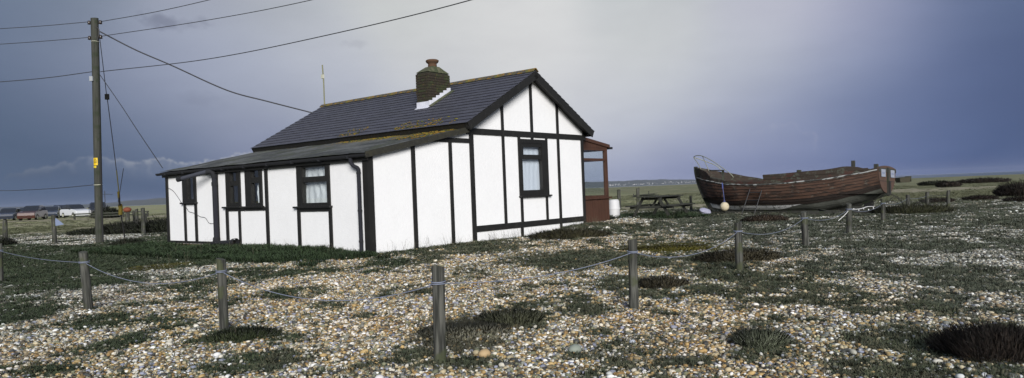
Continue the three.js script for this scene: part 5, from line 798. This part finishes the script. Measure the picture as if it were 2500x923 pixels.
for (const [label, x, z, rx, rz, h, n, len, w, cols] of [
  ['large dark heather bush in the near right corner of the shingle', 3.3, -4.95, 0.36, 0.34, 0.2, 9000, 0.1, 0.0022, heather],
  ['tall dark bush at the right edge below the horizon', 25.8, -36.0, 1.3, 1.0, 0.72, 7000, 0.3, 0.012, heather],
  ['low brown bush right of the tall dark bush, nearer the camera', 21.2, -29.8, 0.75, 0.5, 0.2, 2500, 0.16, 0.008, heather],
  ['brown heather mound beside the fence post in mid shingle', 3.55, -11.35, 0.64, 0.45, 0.13, 7000, 0.11, 0.004, brown],
  ['small brown bush right of the post below the picnic table', 1.8, -8.95, 0.27, 0.24, 0.11, 3500, 0.085, 0.003, brown],
  ['reddish brown bush on the shingle in front of the boat', 7.5, -21.6, 0.55, 0.42, 0.2, 5000, 0.13, 0.006, [[0.034, 0.023, 0.016], [0.075, 0.052, 0.034]]],
  ['brown grassy mound at the foot of the gable wall', 1.35, -17.6, 0.85, 0.6, 0.19, 6000, 0.14, 0.005, [[0.03, 0.028, 0.013], [0.075, 0.068, 0.03]]],
  ['straggly bush round the dark posts right of the boat', 12.9, -23.3, 1.15, 0.6, 0.24, 6000, 0.2, 0.006, olive],
  ['flat dark bush left of the right-hand bushes', 21.0, -32.4, 0.65, 0.5, 0.17, 2200, 0.15, 0.008, heather],
  ['small dark bush behind the last fence posts', 18.6, -31.5, 0.7, 0.5, 0.18, 2200, 0.15, 0.008, heather],
  ['dark flat thicket near the horizon on the right', 55, -84, 2.6, 1.5, 0.36, 2600, 0.4, 0.03, heather],
  ['dark scrub left of the far thicket on the right', 47, -80, 1.8, 1.2, 0.35, 2000, 0.35, 0.03, gorse],
  ['round dark tuft on the open shingle beyond the posts', 40.5, -67, 1.0, 0.8, 0.4, 1800, 0.35, 0.02, heather],
  ['broad dark bramble bank left of the bungalow', -17.4, -32.4, 1.5, 1.0, 0.5, 7000, 0.22, 0.012, gorse],
  ['dark bramble clump against the bungalow corner post', -15.0, -31.6, 2.1, 1.2, 0.75, 9000, 0.22, 0.012, gorse],
  ['low dark bramble left of the bramble bank', -18.6, -31.6, 0.9, 0.6, 0.2, 2500, 0.18, 0.01, gorse],
  ['tall dark bush beside the black car', -43.6, -77.5, 1.25, 1.0, 1.25, 5000, 0.4, 0.03, gorse],
  ['dark tussock at the left edge by the track', -18.2, -25.2, 0.65, 0.5, 0.35, 3000, 0.16, 0.008, gorse],
  ['leafy clump in the grass at the bungalow far corner', -11.6, -21.8, 0.45, 0.35, 0.22, 2500, 0.14, 0.007, gorse],
  ['dark clump at the base of the porch corner', 3.35, -24.9, 0.3, 0.25, 0.26, 1800, 0.12, 0.006, gorse],
  ['yellow green moss cushion under the sagging rope', 3.0, -14.1, 0.8, 0.5, 0.05, 5000, 0.05, 0.006, [[0.07, 0.065, 0.008], [0.13, 0.115, 0.015]]],
  ['small grey green tuft right of the nearest post', -0.05, -7.0, 0.3, 0.25, 0.09, 3500, 0.08, 0.003, [[0.05, 0.055, 0.03], [0.11, 0.115, 0.07]]],
  ['pale grey green grass clump in the right foreground shingle', 1.86, -5.55, 0.17, 0.16, 0.05, 2600, 0.11, 0.0022, [[0.07, 0.085, 0.05], [0.17, 0.185, 0.13]]],
  ['dark grass tuft right of the slim post in the left foreground', -2.55, -6.7, 0.3, 0.28, 0.05, 3500, 0.07, 0.0026, [[0.02, 0.032, 0.013], [0.06, 0.075, 0.03]]],
  ['matted pale dead grass behind the nearest post', -0.45, -6.55, 0.4, 0.5, 0.03, 6000, 0.045, 0.004, [[0.12, 0.118, 0.08], [0.24, 0.23, 0.165]]]]) {
  const y = rise(x, z) - 0.01, t = thing('bush', label, 'bush', [x, y, z]);
  mesh('foliage', bushG(rx, rz, h, n, Math.round(Math.abs(x * 71 + z * 13)), len, w, cols), leafM, t);
}
{
  const R = rng(8), t = thing('bramble_canes', 'arching bare bramble canes around the dark posts', 'bramble', [13.2, rise(13.2, -24.1), -24.1]);
  for (let i = 0; i < 12; i++) { const a = R() * 6.28, l = 0.5 + 0.7 * R(), h = 0.3 + 0.45 * R(); mesh('cane', tube([[0.3 * (R() - 0.5), 0, 0.2 * (R() - 0.5)], [Math.cos(a) * l * 0.4, h * 0.85, Math.sin(a) * l * 0.3], [Math.cos(a) * l * 0.8, h, Math.sin(a) * l * 0.6], [Math.cos(a) * l * 1.2, h * 0.5, Math.sin(a) * l * 0.9]], 0.008, 14, 4), M.greyWood, t); }
}

// ------------------------------------------------------------------ turf and pebbles
function tuftG(n, h, spread, w, seed) {
  const R = rng(seed), p = [], nn = [];
  for (let i = 0; i < n; i++) {
    const a = R() * 6.283, q = Math.sqrt(R()) * spread, b = R() * 6.283, l = h * (0.5 + 0.7 * R()), be = 0.35 + 0.6 * R(), x = Math.cos(a) * q, z = Math.sin(a) * q, sx = Math.cos(b + 1.57) * w, sz = Math.sin(b + 1.57) * w;
    const mx = x + Math.cos(b) * l * be * 0.35, mz = z + Math.sin(b) * l * be * 0.35, my = l * 0.62, tx = x + Math.cos(b) * l * be, tz = z + Math.sin(b) * l * be, ty = l * (1.02 - be * 0.4);
    p.push(x - sx, 0, z - sz, x + sx, 0, z + sz, mx + sx * 0.8, my, mz + sz * 0.8, x - sx, 0, z - sz, mx + sx * 0.8, my, mz + sz * 0.8, mx - sx * 0.8, my, mz - sz * 0.8, mx - sx * 0.8, my, mz - sz * 0.8, mx + sx * 0.8, my, mz + sz * 0.8, tx, ty, tz);
    for (let k = 0; k < 9; k++) nn.push(Math.cos(b) * -0.3, 0.95, Math.sin(b) * -0.3);
  }
  const g = new THREE.BufferGeometry(); g.setAttribute('position', new THREE.Float32BufferAttribute(p, 3)); g.setAttribute('normal', new THREE.Float32BufferAttribute(nn, 3)); return g;
}
function scatter(name, label, geo, mat, list) {        // list of [x, y, z, scale x, scale y, scale z, turn, tilt, r, g, b]
  const m = new THREE.InstancedMesh(geo, mat, list.length), M4 = new THREE.Matrix4(), q = new THREE.Quaternion(), e = new THREE.Euler(), c = new THREE.Color();
  list.forEach((s, i) => { e.set(s[7], s[6], s[7] * 0.6); q.setFromEuler(e); M4.compose(new THREE.Vector3(s[0], s[1], s[2]), q, new THREE.Vector3(s[3], s[4], s[5])); m.setMatrixAt(i, M4); m.setColorAt(i, c.setRGB(s[8], s[9], s[10])); });
  m.name = numbered(name); m.castShadow = m.receiveShadow = true; scene.add(m); return tag(m, label, null, null, 'stuff');
}
const grassM = std({ color: lin(1, 1, 1), roughness: 1 });
{
  const R = rng(2024), lists = [[], [], []];
  const bands = [[3.6, 9, 420, 1], [9, 16, 210, 1.35], [16, 27, 85, 2.0], [27, 48, 14, 3.1], [48, 95, 2.2, 4.5]];
  for (const [z0, z1, dens, sc] of bands) {
    const wid = z => 0.76 * z + 1.4, area = (z1 - z0) * (wid(z0) + wid(z1)), n = Math.round(area * dens);
    for (let i = 0; i < n; i++) {
      const z = -Math.sqrt(mix(z0 * z0, z1 * z1, R())), x = (R() * 2 - 1) * wid(-z);
      if (inHouse(x, z)) continue; const v = grows(x, z); if (R() > Math.max(0.03, v)) continue;
      const k = kindOf(x, z), t = R(), [hg, hs] = houseXY(x, z), lush = (hg < 0 && hg > -2.2 && hs > -1 && hs < 10) || (x > 3 && x < 7.2 && z < -26.5 && z > -31) ? 1 : 0;
      let c = mix3([0.04, 0.056, 0.03], [0.1, 0.116, 0.062], t); if (lush) c = mix3([0.022, 0.045, 0.015], [0.05, 0.085, 0.028], t); else if (R() < 0.38) c = mix3(c, [0.15, 0.14, 0.085], 0.7);
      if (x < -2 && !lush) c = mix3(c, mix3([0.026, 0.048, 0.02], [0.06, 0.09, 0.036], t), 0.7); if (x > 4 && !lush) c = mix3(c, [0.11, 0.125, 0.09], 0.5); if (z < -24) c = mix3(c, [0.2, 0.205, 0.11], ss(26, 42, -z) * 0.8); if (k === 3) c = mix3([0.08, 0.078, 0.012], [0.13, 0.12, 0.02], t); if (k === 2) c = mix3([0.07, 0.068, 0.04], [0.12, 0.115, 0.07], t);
      const s = sc * (0.65 + 0.7 * R()), hy = s * (lush ? 0.8 : 0.75) * (k === 3 ? 0.5 : 1);
      lists[lush ? 1 : (R() * 2 | 0) * 2].push([x, rise(x, z) - 0.005, z, s, Math.min(hy, 1.5), s, R() * 6.28, (R() - 0.5) * 0.3, ...c]);
    }
  }
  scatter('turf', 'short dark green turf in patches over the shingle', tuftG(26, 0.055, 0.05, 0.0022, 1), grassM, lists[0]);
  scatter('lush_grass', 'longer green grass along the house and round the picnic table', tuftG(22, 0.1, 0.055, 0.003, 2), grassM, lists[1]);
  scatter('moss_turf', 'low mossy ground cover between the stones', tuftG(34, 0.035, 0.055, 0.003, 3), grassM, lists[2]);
  // dry stalks along the walls and through the turf
  const st = []; for (let i = 0; i < 520; i++) { const near = R() < 0.35; let x, z; if (near) { const g = R() * 9, f = -0.08 - R() * 0.7, onG = R() < 0.7; const [a, b] = onG ? [g, f] : [f, R() * 8]; x = HC[0] + GX[0] * a + SX[0] * b; z = HC[2] + GX[1] * a + SX[1] * b; } else { z = -(5 + 22 * R()); x = (R() * 2 - 1) * 0.75 * -z; if (inHouse(x, z) || grows(x, z) < 0.5) continue; } const s = 0.6 + 0.8 * R(); st.push([x, rise(x, z), z, 1, s, 1, R() * 6.28, (R() - 0.5) * 0.5, 0.14, 0.125, 0.08]); }
  scatter('dry_stalks', 'thin dry grass stalks standing along the walls', tuftG(4, 0.3, 0.03, 0.0016, 9), grassM, st);
}
{
  const R = rng(77), pal = [[0.66, 0.62, 0.52, 15], [0.8, 0.79, 0.76, 11], [0.5, 0.42, 0.26, 16], [0.43, 0.3, 0.125, 14], [0.29, 0.18, 0.065, 10], [0.22, 0.17, 0.09, 12], [0.2, 0.205, 0.18, 11], [0.27, 0.285, 0.37, 7], [0.09, 0.068, 0.042, 11], [0.05, 0.052, 0.05, 12], [0.2, 0.205, 0.125, 10]];
  const tot = pal.reduce((s, p) => s + p[3], 0), pick = () => { let r = R() * tot; for (const p of pal) if ((r -= p[3]) < 0) return p; return pal[0]; };
  const shapes = [1, 2, 3].map(s => { const g = new THREE.IcosahedronGeometry(1, 1); const q = g.attributes.position; for (let i = 0; i < q.count; i++) { const x = q.getX(i), y = q.getY(i), z = q.getZ(i), k = 0.8 + 0.4 * vn(x * 1.3 + s * 9 + 5, y * 1.3 + z * 1.1 + s * 3 + 5); q.setXYZ(i, x * k, y * k * 0.62, z * k * 0.82); }
    const n = g.attributes.normal; for (let i = 0; i < q.count; i++) { const v = new THREE.Vector3(q.getX(i), q.getY(i) / 0.5, q.getZ(i) / 0.75).normalize(); n.setXYZ(i, v.x, v.y, v.z); } return g; });
  const lists = [[], [], []];
  for (const [z0, z1, dens, sc] of [[3.5, 7.5, 2700, 1.06], [7.5, 12, 2000, 1.15], [12, 18, 1250, 1.28], [18, 36, 520, 1.7]]) {
    const wid = z => 0.75 * z + 1.2, area = (z1 - z0) * (wid(z0) + wid(z1)), n = Math.round(area * dens);
    for (let i = 0; i < n; i++) {
      const z = -Math.sqrt(mix(z0 * z0, z1 * z1, R())), x = (R() * 2 - 1) * wid(-z);
      if (inHouse(x, z)) continue; const v = grows(x, z); if (R() < v * 0.95) continue;
      const r0 = R(), s = sc * (0.0075 + 0.0085 * r0 * r0 + (R() < 0.08 ? 0.011 * R() : 0)) * (v > 0.5 ? 0.9 : 1), p = pick(), k = (0.7 + 0.5 * R()) * 0.92, warm = 0.94 + 0.14 * fbm(x * 0.7, z * 0.7 + 3, 2);
      const li = Math.min(0.75, v * 0.55 + 0.3 * ss(2, 8, x) * R() + 0.25 * ss(-4, -9, x) * R()), c = mix3([p[0] * k * warm, p[1] * k, p[2] * k / warm], [0.105, 0.115, 0.075], R() < 0.75 ? li : 0), lum = (c[0] + c[1] + c[2]) / 3, cool = 0.65 * Math.max(ss(2, 7, x), ss(-3.5, -7, x), ss(13, 22, -z) * 0.7); c[0] = mix(c[0], lum * 0.96, cool); c[1] = mix(c[1], lum, cool); c[2] = mix(c[2], lum * 0.93, cool);   // greying toward both sides paints in the vignette cast; algae and lichen on stones among the turf
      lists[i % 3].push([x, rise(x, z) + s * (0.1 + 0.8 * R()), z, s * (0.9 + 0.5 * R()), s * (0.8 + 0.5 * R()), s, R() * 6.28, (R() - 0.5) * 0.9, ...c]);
    }
  }
  const pm = std({ color: lin(1, 1, 1), roughness: 0.7 });
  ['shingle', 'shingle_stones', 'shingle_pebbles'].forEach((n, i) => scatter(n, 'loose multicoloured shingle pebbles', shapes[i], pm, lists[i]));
  // a few stones that stand out
  for (const [x, z, s, c, label] of [[-0.26, -5.55, 0.055, [0.42, 0.3, 0.16], 'buff orange cobble right of the nearest post'], [0.44, -5.6, 0.06, [0.22, 0.25, 0.21], 'grey green rounded cobble in the foreground shingle'], [0.93, -5.85, 0.03, [0.45, 0.48, 0.54], 'pale blue grey stone in a grass patch in the foreground'], [-2.47, -5.92, 0.034, [0.72, 0.72, 0.7], 'bright white stone left of the foreground grass patch'], [-0.96, -4.95, 0.036, [0.6, 0.58, 0.58], 'white and grey stone at the bottom edge'], [2.56, -6.45, 0.03, [0.7, 0.68, 0.64], 'white stone right of the foreground posts']]) {
    const g = shapes[1].clone(); g.scale(s, s, s); g.rotateY(x * 9); g.translate(x, rise(x, z) + s * 0.42, z); tag(mesh('cobble', g, std({ color: lin(...c), roughness: 0.7 })), label, 'stone', 'stones that stand out of the shingle');
  }
}
{ // the far town: pale specks on the coast across the bay
  const R = rng(4), mb = new MB(); for (let i = 0; i < 110; i++) { const a = (7.5 + 9 * Math.pow(R(), 1.3)) * D2R, w = 2 + 5 * R(), h = 3 + 5 * R(), y = 12 + 34 * R() * R(), d = 10480 + y * 9, x = d * Math.sin(a), z = -d * Math.cos(a); mb.box(x - w, x + w, y, y + h, z - 5, z + 5); }
  tag(mesh('far_town', mb.geo(), std({ color: lin(0.5, 0.5, 0.5), roughness: 0.9 })), 'pale buildings of a far town across the bay', null, null, 'stuff');
}

renderer.render(scene, camera);
